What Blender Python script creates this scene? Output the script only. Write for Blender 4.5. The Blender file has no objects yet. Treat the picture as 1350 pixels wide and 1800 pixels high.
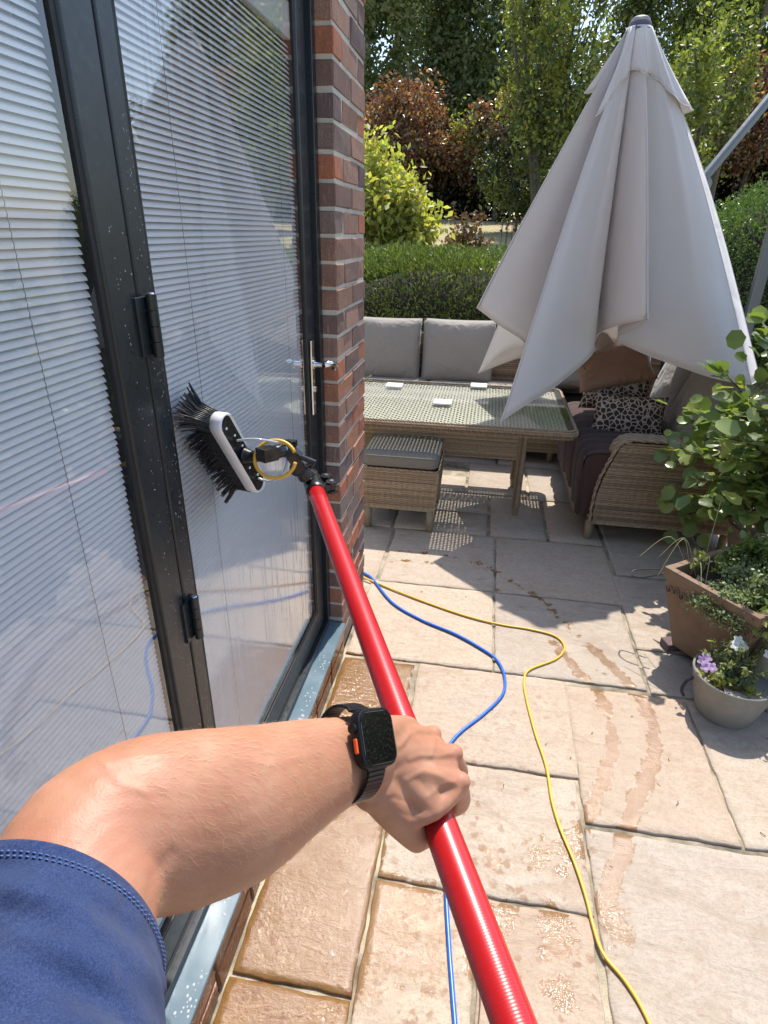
import bpy, bmesh, math, random
import numpy as np
from mathutils import Vector, Matrix
rnd = random.Random(7)
rng = np.random.default_rng(7)
SC = bpy.context.scene
COL = SC.collection

# ------------------------------------------------------------------ camera, sky, sun, exposure
cam_d = bpy.data.cameras.new('camera'); cam = bpy.data.objects.new('camera', cam_d); COL.objects.link(cam)
SC.camera = cam
cam_d.sensor_fit = 'VERTICAL'; cam_d.sensor_height = 36; cam_d.sensor_width = 27
cam_d.lens = 36 * 1046 / 1800
cam_d.clip_start = 0.02; cam_d.clip_end = 500
R_ = Vector((0.9855, 0.1689, 0.0158)); U_ = Vector((-0.0863, 0.4189, 0.9039)); W_ = Vector((-0.1461, 0.8922, -0.4274))
m = Matrix.Identity(4)
for i in range(3):
    m[i][0] = R_[i]; m[i][1] = U_[i]; m[i][2] = -W_[i]
m[0][3], m[1][3], m[2][3] = 0, 0, 1.6
cam.matrix_world = m
SUN_EL, SUN_AZ = math.radians(61), math.radians(9.6)      # azimuth from +y towards +x
world = bpy.data.worlds.new('World'); SC.world = world; world.use_nodes = True
wn = world.node_tree
sky = wn.nodes.new('ShaderNodeTexSky'); sky.sky_type = 'NISHITA'; sky.sun_disc = False
sky.sun_elevation = SUN_EL; sky.sun_rotation = SUN_AZ
sky.air_density = 1.0; sky.dust_density = 1.2; sky.ozone_density = 1.0
bg = wn.nodes['Background']; bg.inputs['Strength'].default_value = 0.15
wn.links.new(sky.outputs[0], bg.inputs[0])
sun_d = bpy.data.lights.new('sun', 'SUN'); sun_d.energy = 3.7; sun_d.angle = math.radians(0.53)
sun_d.color = (1.0, 0.95, 0.88)
sun = bpy.data.objects.new('sun', sun_d); COL.objects.link(sun)
S = Vector((math.cos(SUN_EL) * math.sin(SUN_AZ), math.cos(SUN_EL) * math.cos(SUN_AZ), math.sin(SUN_EL)))
sun.rotation_euler = S.to_track_quat('Z', 'Y').to_euler(); sun.location = (2, 8, 12)
SC.view_settings.view_transform = 'Standard'; SC.view_settings.look = 'None'
SC.view_settings.gamma = 1; SC.view_settings.use_curve_mapping = False
SC.view_settings.exposure = 0.92
SC.cycles.transparent_max_bounces = 16
SC.cycles.max_bounces = 10

# ------------------------------------------------------------------ materials
class NT:
    def __init__(s, name):
        s.m = bpy.data.materials.new(name); s.m.use_nodes = True
        s.t = s.m.node_tree; s.b = s.t.nodes['Principled BSDF']; s.out = s.t.nodes['Material Output']
    def n(s, typ, **k):
        x = s.t.nodes.new(typ)
        for a, v in k.items():
            if a.startswith('i_'):
                key = a[2:]
                key = int(key) if key.isdigit() else key.replace('_', ' ')
                x.inputs[key].default_value = v
            else: setattr(x, a, v)
        return x
    def l(s, a, b): s.t.links.new(a, b)
    def pos(s, scale=(1, 1, 1), obj=False):
        if obj: g = s.n('ShaderNodeTexCoord').outputs['Object']
        else: g = s.n('ShaderNodeNewGeometry').outputs['Position']
        mp = s.n('ShaderNodeMapping'); mp.inputs['Scale'].default_value = scale
        s.l(g, mp.inputs[0]); return mp.outputs[0]
    def noise(s, vec, scale, detail=4, rough=.55, dist=0):
        x = s.n('ShaderNodeTexNoise'); x.inputs['Scale'].default_value = scale; x.inputs['Detail'].default_value = detail
        x.inputs['Roughness'].default_value = rough; x.inputs['Distortion'].default_value = dist
        s.l(vec, x.inputs['Vector']); return x.outputs['Fac']
    def ramp(s, fac, stops):
        x = s.n('ShaderNodeValToRGB'); e = x.color_ramp.elements
        while len(e) < len(stops): e.new(.5)
        for q, (p, c) in zip(e, stops):
            q.position = p; q.color = (c, c, c, 1) if not hasattr(c, '__len__') else (*c, 1)
        s.l(fac, x.inputs[0]); return x.outputs[0]
    def mix(s, f, a, b, mode='MIX'):
        x = s.n('ShaderNodeMix', data_type='RGBA', blend_type=mode)
        for v, i in ((f, 0), (a, 6), (b, 7)):
            if hasattr(v, 'links') or hasattr(v, 'is_output'): s.l(v, x.inputs[i])
            else: x.inputs[i].default_value = v if not hasattr(v, '__len__') else (*v, 1)
        return x.outputs[2]
    def math(s, op, a, b=None, clamp=False):
        x = s.n('ShaderNodeMath', operation=op, use_clamp=clamp)
        for v, i in ((a, 0), (b, 1)):
            if v is None: continue
            if hasattr(v, 'is_output'): s.l(v, x.inputs[i])
            else: x.inputs[i].default_value = v
        return x.outputs[0]
    def bump(s, h, strength=.5, dist=.002, prev=None):
        x = s.n('ShaderNodeBump'); x.inputs['Strength'].default_value = strength; x.inputs['Distance'].default_value = dist
        s.l(h, x.inputs['Height'])
        if prev is not None: s.l(prev, x.inputs['Normal'])
        s.l(x.outputs[0], s.b.inputs['Normal']); return x.outputs[0]
    def set(s, **k):
        for a, v in k.items():
            i = s.b.inputs[a.replace('_', ' ')]
            if hasattr(v, 'is_output'): s.l(v, i)
            else: i.default_value = v if not hasattr(v, '__len__') else (*v, 1)
        return s

def plain(name, col, rough=.5, metal=0, var=.12, scale=40, bump=.0, bd=.001, spec=.5):
    t = NT(name); p = t.pos()
    nf = t.noise(p, scale, 5)
    c = t.mix(nf, tuple(max(0, v * (1 - var)) for v in col), tuple(min(1, v * (1 + var)) for v in col))
    t.set(Base_Color=c, Roughness=t.ramp(nf, [(.3, max(0, rough - .06)), (.7, min(1, rough + .06))]), Metallic=metal, Specular_IOR_Level=spec)
    if bump: t.bump(nf, bump, bd)
    return t.m
M = {}
M['frame'] = plain('dark_grey_powder_coat', (.012, .017, .022), .32, var=.25, scale=90, bump=.06, bd=.0005)
M['sill'] = plain('blue_grey_coated_aluminium', (.10, .15, .18), .22, var=.15, scale=12, bump=.05)
M['gasket'] = plain('black_gasket', (.006, .006, .007), .6)
M['chrome'] = plain('polished_chrome', (.75, .76, .78), .08, 1)
M['steel'] = plain('rivet_steel', (.7, .7, .7), .25, 1)
M['blackplastic'] = plain('black_plastic', (.012, .012, .013), .28, var=.3, scale=60, bump=.15, bd=.001)
M['whiteplastic'] = plain('white_rubber_rim', (.72, .72, .76), .4)
M['bristle'] = plain('black_bristle', (.010, .011, .014), .3, var=.5, scale=200)
M['yellowhose'] = plain('yellow_hose', (.72, .40, .035), .38, var=.08, scale=30)
M['bluehose'] = plain('blue_hose', (.015, .12, .55), .32, var=.1, scale=30)
M['rubber'] = plain('black_cable', (.01, .01, .01), .4)
M['umbgrey'] = plain('grey_parasol_metal', (.13, .14, .15), .35, .4, var=.08)
M['white'] = plain('white_painted_wood', (.75, .75, .72), .5, var=.05)
M['mortar'] = None

def stone_mat():
    t = NT('sandstone_paving'); p = t.pos(); oi = t.n('ShaderNodeObjectInfo')
    off = t.n('ShaderNodeVectorMath', operation='ADD'); sc_ = t.n('ShaderNodeVectorMath', operation='SCALE')
    cx = t.n('ShaderNodeCombineXYZ'); t.l(oi.outputs['Random'], cx.inputs[0]); t.l(oi.outputs['Random'], cx.inputs[1]); t.l(oi.outputs['Random'], cx.inputs[2])
    sc_.inputs['Scale'].default_value = 13; t.l(cx.outputs[0], sc_.inputs[0]); t.l(sc_.outputs[0], off.inputs[0]); t.l(p, off.inputs[1])
    q = off.outputs[0]
    mp = t.n('ShaderNodeMapping'); mp.inputs['Scale'].default_value = (1, 2.3, 1); mp.inputs['Rotation'].default_value = (0, 0, .35); t.l(q, mp.inputs[0])
    big = t.noise(q, 2.2, 5, .6, .6); med = t.noise(mp.outputs[0], 7, 8, .66, 1.2); fine = t.noise(q, 170, 5, .75); grit = t.noise(q, 60, 6, .7)
    c = t.ramp(big, [(.28, (.35, .275, .215)), (.5, (.44, .37, .295)), (.72, (.405, .37, .32))])
    c = t.mix(t.ramp(med, [(.35, 0.0), (.65, .8)]), c, (.50, .445, .38))
    tint = t.ramp(oi.outputs['Random'], [(0, (.92, .82, .74)), (.3, (1, .96, .90)), (.6, (.84, .83, .82)), (1, (1.0, .93, .84))])
    c = t.mix(1.0, c, tint, 'MULTIPLY')
    c = t.mix(t.ramp(grit, [(.35, .42), (.55, 0.0)]), c, (.30, .23, .175))
    c = t.mix(t.ramp(fine, [(.36, .42), (.52, 0.0)]), c, (.25, .195, .15))
    # old dark blotches of dried splashes
    v = t.n('ShaderNodeTexVoronoi'); v.inputs['Scale'].default_value = 26; v.inputs['Randomness'].default_value = 1
    dq = t.n('ShaderNodeVectorMath', operation='ADD'); dn = t.n('ShaderNodeTexNoise'); dn.inputs['Scale'].default_value = 60
    t.l(q, dn.inputs['Vector']); ds = t.n('ShaderNodeVectorMath', operation='SCALE'); ds.inputs['Scale'].default_value = .03
    t.l(dn.outputs['Color'], ds.inputs[0]); t.l(ds.outputs[0], dq.inputs[0]); t.l(q, dq.inputs[1]); t.l(dq.outputs[0], v.inputs['Vector'])
    blot = t.math('MULTIPLY', t.ramp(v.outputs['Distance'], [(.22, 1.0), (.34, 0.0)]), t.ramp(t.noise(p, 5, 3), [(.42, 0), (.55, 1)]))
    dr = t.n('ShaderNodeAttribute', attribute_name='damp')
    blot = t.math('MULTIPLY', blot, t.math('ADD', dr.outputs['Fac'], .12, True))
    c = t.mix(t.math('MULTIPLY', blot, .75), c, (.27, .16, .10))
    at = t.n('ShaderNodeAttribute', attribute_name='wet')
    wn_ = t.noise(p, 22, 6, .7, .5); w2 = t.noise(p, 5, 4, .6)
    wv = t.math('ADD', at.outputs['Fac'], t.math('MULTIPLY', t.math('SUBTRACT', wn_, .5), 1.7))
    wv = t.math('ADD', wv, t.math('MULTIPLY', t.math('SUBTRACT', w2, .5), .8))
    wet = t.ramp(wv, [(.44, 0), (.55, 1)])
    amt = t.n('ShaderNodeAttribute', attribute_name='soak')
    soak = t.math('MULTIPLY', wet, t.math('ADD', t.math('MULTIPLY', amt.outputs['Fac'], .55), .45, True))
    wc = t.mix(1.0, c, (.48, .295, .115), 'MULTIPLY')
    c = t.mix(soak, c, wc)
    t.set(Base_Color=c)
    r = t.n('ShaderNodeMix', data_type='FLOAT'); t.l(wet, r.inputs[0]); r.inputs[2].default_value = .85; r.inputs[3].default_value = .10
    t.l(r.outputs[0], t.b.inputs['Roughness']); 
    sp = t.n('ShaderNodeMix', data_type='FLOAT'); t.l(wet, sp.inputs[0]); sp.inputs[2].default_value = .25; sp.inputs[3].default_value = .45
    t.l(sp.outputs[0], t.b.inputs['Specular IOR Level'])
    b1 = t.bump(med, .9, .0075); b2 = t.bump(grit, .7, .0026, b1); b3 = t.bump(fine, .6, .0009, b2)
    for bb, k in ((b1, .5), (b2, 1.2), (b3, .9)):
        nd = bb.node; st = nd.inputs['Strength'].default_value
        t.l(t.math('SUBTRACT', st, t.math('MULTIPLY', wet, st * (1 - k))), nd.inputs['Strength'])
    return t.m
M['stone'] = stone_mat()
def mortar_mat(name, a, b, bump=.6):
    t = NT(name); p = t.pos(); n1 = t.noise(p, 9, 5); n2 = t.noise(p, 260, 5, .7)
    c = t.mix(t.ramp(n1, [(.35, 0), (.65, 1)]), a, b); c = t.mix(t.ramp(n2, [(.3, .5), (.6, 0)]), c, tuple(v * .55 for v in a))
    t.set(Base_Color=c, Roughness=.92); t.bump(n2, bump, .002); return t.m
M['joint'] = mortar_mat('paving_joint_mortar', (.11, .095, .065), (.50, .42, .30))
M['mortar'] = mortar_mat('brick_mortar', (.60, .565, .49), (.46, .43, .37))
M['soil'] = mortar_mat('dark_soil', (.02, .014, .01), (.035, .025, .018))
M['render'] = mortar_mat('pale_house_render', (.5, .45, .38), (.45, .4, .33))
def brick_mat():
    t = NT('multi_stock_brick'); p = t.pos(); oi = t.n('ShaderNodeObjectInfo')
    base = t.ramp(oi.outputs['Random'], [(0, (.46, .165, .085)), (.2, (.31, .17, .12)), (.34, (.20, .13, .11)), (.48, (.36, .21, .155)), (.62, (.14, .105, .11)), (.74, (.47, .20, .11)), (.9, (.24, .18, .155))])
    base.node.color_ramp.interpolation = 'CONSTANT'
    n1 = t.noise(p, 18, 6, .7, 1); n2 = t.noise(p, 240, 5, .75); st = t.noise(t.pos((9, 9, 1.2)), 16, 6, .7, .5)
    c = t.mix(t.ramp(n1, [(.35, 0), (.7, .6)]), base, (.16, .10, .09))
    c = t.mix(t.ramp(st, [(.52, 0), (.7, .5)]), c, (.46, .34, .27))
    c = t.mix(t.ramp(n2, [(.32, .7), (.52, 0)]), c, (.07, .045, .04))
    t.set(Base_Color=c, Roughness=.9, Specular_IOR_Level=.2); b = t.bump(st, .6, .004); t.bump(n2, .8, .0016, b); return t.m
M['brick'] = brick_mat()
def wetbrick():
    t = NT('wet_brick'); p = t.pos(); n1 = t.noise(p, 14, 6, .7)
    c = t.ramp(n1, [(.3, (.10, .035, .015)), (.6, (.22, .075, .03)), (.8, (.16, .09, .06))])
    t.set(Base_Color=c, Roughness=.18); t.bump(t.noise(p, 90, 5), .6, .003); return t.m
M['wetbrick'] = wetbrick()

def glass_mat(name, streak=False, tint=(1, 1, 1), boost=1.0):
    t = NT(name); t.t.nodes.remove(t.b)
    tr = t.n('ShaderNodeBsdfTransparent'); tr.inputs[0].default_value = (*tint, 1)
    gl = t.n('ShaderNodeBsdfGlossy'); gl.inputs['Roughness'].default_value = .01
    gg = t.n('ShaderNodeNewGeometry'); dt = t.n('ShaderNodeVectorMath', operation='DOT_PRODUCT'); t.l(gg.outputs['Normal'], dt.inputs[0]); t.l(gg.outputs['Incoming'], dt.inputs[1])
    k1 = t.math('SUBTRACT', 1.0, t.math('ABSOLUTE', dt.outputs['Value'])); k5 = t.math('POWER', k1, 5.0)
    fac = t.math('MULTIPLY', t.math('ADD', t.math('MULTIPLY', k5, .957), .043), boost, True)
    if streak:
        p = t.pos((1, 60, 1.6)); p2 = t.pos()
        s1 = t.noise(p, 1.4, 4, .6, .3); s2 = t.noise(p2, 55, 5, .7)
        g = t.n('ShaderNodeNewGeometry'); sx = t.n('ShaderNodeSeparateXYZ'); t.l(g.outputs['Position'], sx.inputs[0])
        low = t.ramp(t.math('SUBTRACT', 1.25, sx.outputs[2]), [(0.0, .08), (.5, 1)])
        right = t.ramp(t.math('SUBTRACT', sx.outputs[1], .85), [(0.0, .0), (.25, 1)])
        h = t.math('MULTIPLY', t.math('ADD', t.ramp(s1, [(.56, 0), (.62, 1)]), t.math('MULTIPLY', s2, .35)), t.math('MULTIPLY', low, right))
        b = t.n('ShaderNodeBump'); b.inputs['Strength'].default_value = .35; b.inputs['Distance'].default_value = .0012
        t.l(h, b.inputs['Height']); t.l(b.outputs[0], gl.inputs['Normal'])
    mx = t.n('ShaderNodeMixShader'); t.l(fac, mx.inputs[0]); t.l(tr.outputs[0], mx.inputs[1]); t.l(gl.outputs[0], mx.inputs[2])
    t.l(mx.outputs[0], t.out.inputs[0]); return t.m
M['glass'] = glass_mat('door_glass', True, boost=2.5)
M['tableglass'] = glass_mat('table_glass', tint=(.96, .98, .97), boost=.8)
M['clear'] = plain('clear_tube', (.62, .66, .68), .15)
M['clear'].node_tree.nodes['Principled BSDF'].inputs['Transmission Weight'].default_value = .4
t = NT('white_blind_slat'); t.set(Base_Color=(.68, .68, .69), Roughness=.5); M['slat'] = t.m
M['headrail'] = plain('blind_headrail', (.62, .64, .62), .45, var=.04)
def rattan():
    t = NT('grey_brown_rattan'); ri = t.n('ShaderNodeNewGeometry').outputs['Random Per Island']; p = t.pos()
    c = t.ramp(ri, [(0, (.20, .135, .082)), (.35, (.33, .235, .145)), (.7, (.42, .315, .205)), (1, (.155, .105, .07))])
    n = t.noise(p, 60, 4); c = t.mix(t.ramp(n, [(.4, 0), (.75, .5)]), c, (.13, .095, .065))
    t.set(Base_Color=c, Roughness=.5, Specular_IOR_Level=.4); t.bump(t.noise(p, 500, 2), .3, .0006); return t.m
M['rattan'] = rattan()
M['rattantop'] = plain('pale_rattan_weave', (.52, .47, .38), .5, var=.3, scale=70)
M['rattandark'] = plain('rattan_backing', (.035, .025, .017), .8)
M['footcap'] = plain('bronze_foot_cap', (.22, .17, .10), .45)
def fabric(name, col, col2=None, thread=700, transl=0, rough=.9, bumpd=.0006, wr=0, wrs=4):
    t = NT(name); p = t.pos(); n = t.noise(p, 6, 4); f = t.noise(p, thread, 3, .6)
    c = t.mix(n, col, col2 or tuple(v * .86 for v in col)); c = t.mix(t.ramp(f, [(.3, .25), (.6, 0)]), c, tuple(v * .5 for v in col))
    t.set(Base_Color=c, Roughness=rough, Specular_IOR_Level=.2, Sheen_Weight=.15)
    pb = None
    if wr: pb = t.bump(t.noise(p, wrs, 3, .5, .8), 1.0, wr)
    t.bump(f, .5, bumpd, pb)
    if transl:
        tr = t.n('ShaderNodeBsdfTranslucent'); t.l(c, tr.inputs[0]); mx = t.n('ShaderNodeMixShader'); mx.inputs[0].default_value = transl
        t.l(t.b.outputs[0], mx.inputs[1]); t.l(tr.outputs[0], mx.inputs[2]); t.l(mx.outputs[0], t.out.inputs[0])
    return t.m
M['canvas'] = fabric('beige_parasol_canvas', (.86, .81, .785), (.83, .78, .75), 900, .26, wr=.010, wrs=5)
M['cushion'] = fabric('taupe_cushion_fabric', (.31, .28, .245), None, 900, wr=.02, wrs=8)
M['stoolcushion'] = fabric('olive_grey_cushion_fabric', (.20, .185, .155), None, 900, wr=.003)
M['brownthrow'] = fabric('brown_knitted_throw', (.062, .034, .029), None, 500, wr=.006, wrs=14)
M['satin'] = fabric('bronze_satin', (.28, .155, .095), (.20, .11, .07), 900, rough=.38, wr=.02, wrs=14)
M['silk'] = fabric('silvery_pink_silk', (.45, .37, .34), (.36, .26, .24), 900, rough=.35, wr=.02, wrs=18)
M['denim'] = fabric('navy_jersey', (.032, .052, .135), (.024, .040, .11), 1100, wr=.014, wrs=13)
t = NT('navy_jersey_flecked'); p = t.pos((1, 1, 1)); f1 = t.noise(t.pos((1, 1, 3)), 900, 4, .8); f2 = t.noise(p, 40, 4)
c = t.mix(t.ramp(f1, [(.42, 0), (.62, .6)]), (.020, .036, .105), (.07, .10, .20)); c = t.mix(t.ramp(f2, [(.35, .35), (.65, 0)]), c, (.018, .03, .08))
t.set(Base_Color=c, Roughness=.95, Specular_IOR_Level=.1, Sheen_Weight=.08); bq = t.bump(t.noise(p, 12, 3, .5, 1.2), 1.0, .011); bq = t.bump(t.noise(p, 45, 3, .5, .8), .8, .003, bq); t.bump(f1, .7, .0008, bq); M['denim'] = t.m
M['stitch'] = plain('light_blue_thread', (.06, .11, .27), .8)
def giraffe():
    t = NT('giraffe_print_fabric'); p = t.pos(); v = t.n('ShaderNodeTexVoronoi', feature='DISTANCE_TO_EDGE'); v.inputs['Scale'].default_value = 33
    dn = t.n('ShaderNodeTexNoise'); dn.inputs['Scale'].default_value = 12; t.l(p, dn.inputs['Vector'])
    ds = t.n('ShaderNodeVectorMath', operation='SCALE'); ds.inputs['Scale'].default_value = .03; t.l(dn.outputs['Color'], ds.inputs[0])
    a = t.n('ShaderNodeVectorMath', operation='ADD'); t.l(p, a.inputs[0]); t.l(ds.outputs[0], a.inputs[1]); t.l(a.outputs[0], v.inputs['Vector'])
    c = t.mix(t.ramp(v.outputs['Distance'], [(.075, 0), (.10, 1)]), (.44, .34, .26), (.030, .015, .011))
    t.set(Base_Color=c, Roughness=.75); t.bump(t.noise(p, 30, 3), .4, .004); return t.m
M['giraffe'] = giraffe()
def terracotta():
    t = NT('weathered_terracotta'); p = t.pos(); n = t.noise(p, 7, 6, .65); n2 = t.noise(p, 120, 5)
    g = t.n('ShaderNodeNewGeometry'); sx = t.n('ShaderNodeSeparateXYZ'); t.l(g.outputs['Position'], sx.inputs[0])
    c = t.ramp(n, [(.3, (.15, .095, .06)), (.55, (.21, .135, .085)), (.75, (.23, .175, .125))])  # browns darkened: the shrub's shadow on the planter is put into the colour
    alg = t.math('MULTIPLY', t.ramp(sx.outputs[2], [(.0, 1), (.26, .0)]), t.ramp(n, [(.3, .4), (.6, 1)]))
    c = t.mix(t.math('MULTIPLY', alg, .6), c, (.16, .13, .07))
    t.set(Base_Color=c, Roughness=.85); t.bump(n2, .5, .002); return t.m
M['terracotta'] = terracotta()
M['zinc'] = plain('grey_stoneware_pot', (.235, .225, .20), .5, var=.25, scale=25, bump=.3, bd=.003)
M['palepot'] = plain('pale_stone_pot', (.42, .39, .31), .6, var=.25, scale=15, bump=.3, bd=.003)
M['bark'] = plain('grey_brown_bark', (.10, .085, .06), .9, var=.5, scale=14, bump=.8, bd=.02)
M['stem'] = plain('thin_green_stem', (.09, .10, .035), .6)
M['twig'] = plain('brown_twig', (.09, .055, .035), .8)
def leaf(name, cols, transl=.35, rough=.45, tcol=None):
    t = NT(name); ri = t.n('ShaderNodeNewGeometry').outputs['Random Per Island']
    c = t.ramp(ri, [(i / max(1, len(cols) - 1), cc) for i, cc in enumerate(cols)])
    p = t.pos(); c = t.mix(t.ramp(t.noise(p, 1.4, 3), [(.35, .35), (.65, 0)]), c, tuple(v * .5 for v in cols[0]))
    t.set(Base_Color=c, Roughness=rough, Specular_IOR_Level=.45)
    tr = t.n('ShaderNodeBsdfTranslucent')
    t.l(t.mix(1.0, c, tcol or (1.45, 1.5, .6), 'MULTIPLY'), tr.inputs[0])
    mx = t.n('ShaderNodeMixShader'); mx.inputs[0].default_value = transl
    t.l(t.b.outputs[0], mx.inputs[1]); t.l(tr.outputs[0], mx.inputs[2]); t.l(mx.outputs[0], t.out.inputs[0]); return t.m
M['lf_green'] = leaf('mid_green_leaf', [(.06, .09, .03), (.11, .15, .045), (.18, .21, .07), (.08, .11, .035)])
M['lf_pale'] = leaf('grey_green_leaf', [(.24, .28, .15), (.30, .34, .18), (.18, .22, .10), (.36, .37, .23)], .5)
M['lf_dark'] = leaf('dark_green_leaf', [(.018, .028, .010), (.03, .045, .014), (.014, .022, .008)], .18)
M['lf_copper'] = leaf('copper_beech_leaf', [(.07, .035, .035), (.20, .075, .05), (.27, .14, .06), (.12, .06, .055), (.36, .31, .11), (.34, .26, .24), (.20, .20, .07)], .4, .28, (1.8, 1.3, .7))  # palest stops put leaf highlights into the colour
M['lf_darkcopper'] = leaf('shaded_copper_leaf', [(.02, .011, .012), (.04, .018, .016), (.018, .014, .01)], .12, .3, (1.5, 1, .7))  # darker copy of the copper leaf, with shade put into its colour
M['lf_yellow'] = leaf('yellow_green_leaf', [(.44, .43, .12), (.32, .36, .09), (.50, .45, .15), (.20, .26, .06)], .5)
M['lf_lime'] = leaf('lime_leaf', [(.21, .25, .06), (.31, .33, .09), (.13, .18, .045)], .42)
M['lf_conifer'] = leaf('conifer_needle', [(.07, .11, .025), (.13, .18, .04), (.21, .26, .07), (.04, .07, .02)], .3)
M['lf_box'] = leaf('box_leaf', [(.07, .13, .03), (.12, .19, .05), (.17, .24, .07)], .25, .3)
M['lf_shrub'] = leaf('hazel_green_leaf', [(.13, .19, .06), (.18, .25, .08), (.25, .31, .10), (.09, .14, .045), (.33, .35, .10)], .36, .3)
M['lf_red'] = leaf('red_brown_leaf', [(.12, .06, .04), (.17, .09, .05), (.10, .09, .04)], .3)
M['lf_var'] = leaf('variegated_leaf', [(.30, .36, .22), (.16, .22, .08), (.36, .38, .24)], .3)
M['petalw'] = leaf('white_petal', [(.75, .75, .72), (.8, .8, .76)], .3, .6, (1, 1, 1))
M['petalp'] = leaf('lilac_petal', [(.55, .36, .62), (.62, .45, .66)], .3, .6, (1, .8, 1))
def grass():
    t = NT('dry_lawn'); p = t.pos(); n = t.noise(p, .8, 6, .7); n2 = t.noise(p, 30, 5, .7)
    c = t.ramp(n, [(.3, (.24, .22, .09)), (.5, (.42, .35, .18)), (.7, (.50, .41, .23))])
    c = t.mix(t.ramp(n2, [(.3, .5), (.6, 0)]), c, (.09, .09, .03)); t.set(Base_Color=c, Roughness=.95); t.bump(n2, .8, .04); return t.m
M['lawn'] = grass()
def skin_mat():
    t = NT('skin'); p = t.pos(); n = t.noise(p, 26, 5, .6); n2 = t.noise(p, 90, 4, .6); n3 = t.noise(p, 900, 3, .6)
    v = t.n('ShaderNodeTexVoronoi'); v.inputs['Scale'].default_value = 75; t.l(p, v.inputs['Vector'])
    c = t.ramp(n, [(.3, (.345, .158, .088)), (.55, (.395, .195, .115)), (.75, (.44, .235, .145))])
    c = t.mix(t.ramp(n2, [(.45, 0), (.7, .35)]), c, (.42, .15, .10))
    c = t.mix(t.ramp(v.outputs['Distance'], [(.035, .55), (.07, 0)]), c, (.26, .11, .06))
    ra = t.n('ShaderNodeAttribute', attribute_name='red'); c = t.mix(ra.outputs['Fac'], c, (.60, .20, .15))
    t.set(Base_Color=c, Roughness=.5, Specular_IOR_Level=.4, Subsurface_Weight=.12, Subsurface_Scale=.01)
    t.b.inputs['Subsurface Radius'].default_value = (1, .35, .2)
    v2 = t.n('ShaderNodeTexVoronoi'); v2.inputs['Scale'].default_value = 620; t.l(p, v2.inputs['Vector'])
    b = t.bump(t.noise(p, 130, 4, .6), .3, .0009); b = t.bump(v2.outputs['Distance'], .25, .0003, b); t.bump(n3, .3, .0002, b); return t.m
M['skin'] = skin_mat()
t = NT('fine_arm_hair'); t.set(Base_Color=(.46, .31, .18), Roughness=.5, Specular_IOR_Level=.3); M['hair'] = t.m
t = NT('red_pole_lacquer'); zz = t.n('ShaderNodeTexCoord').outputs['Object']
w = t.n('ShaderNodeTexWave', wave_type='BANDS', bands_direction='Z'); w.inputs['Scale'].default_value = 130; w.inputs['Distortion'].default_value = .6
w.inputs['Detail'].default_value = 3; t.l(zz, w.inputs[0])
mpz = t.n('ShaderNodeMapping'); mpz.inputs['Scale'].default_value = (18, 18, 1.2); t.l(zz, mpz.inputs[0])
scr = t.noise(mpz.outputs[0], 9, 6, .8, 1.5)
c = t.mix(t.ramp(scr, [(.66, 0), (.73, .35)]), (.41, .007, .010), (.56, .22, .20))
dk = t.noise(zz, 22, 5, .7); c = t.mix(t.ramp(dk, [(.55, 0), (.8, .35)]), c, (.28, .006, .008))
t.set(Base_Color=c, Roughness=.32, Coat_Weight=.3, Coat_Roughness=.12); t.bump(w.outputs['Fac'], .12, .0005); M['pole'] = t.m
t = NT('watch_titanium_black'); t.set(Base_Color=(.012, .012, .014), Roughness=.42, Metallic=.6); M['wcase'] = t.m
t = NT('watch_glass'); p = t.pos(); t.set(Base_Color=(.003, .003, .004), Coat_Weight=0., Specular_IOR_Level=.35)
nn = t.noise(p, 420, 5, .8); t.set(Roughness=t.ramp(nn, [(.5, .06), (.66, .5)])); c = t.mix(t.ramp(nn, [(.70, 0), (.77, .35)]), (.003, .003, .004), (.16, .15, .15)); t.set(Base_Color=c); M['wglass'] = t.m
M['wband'] = plain('black_link_band', (.009, .01, .013), .38, .3)
t = NT('orange_button'); t.set(Base_Color=(.75, .10, .02), Roughness=.45); M['orange'] = t.m
t = NT('water_drop'); t.set(Base_Color=(.55, .58, .6), Roughness=.03, Specular_IOR_Level=1.0, Transmission_Weight=.3); M['drop'] = t.m
M['interior'] = plain('unlit_room_plaster', (.05, .05, .055), .9)  # near-black colour stands in for the lack of light in the room

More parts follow.
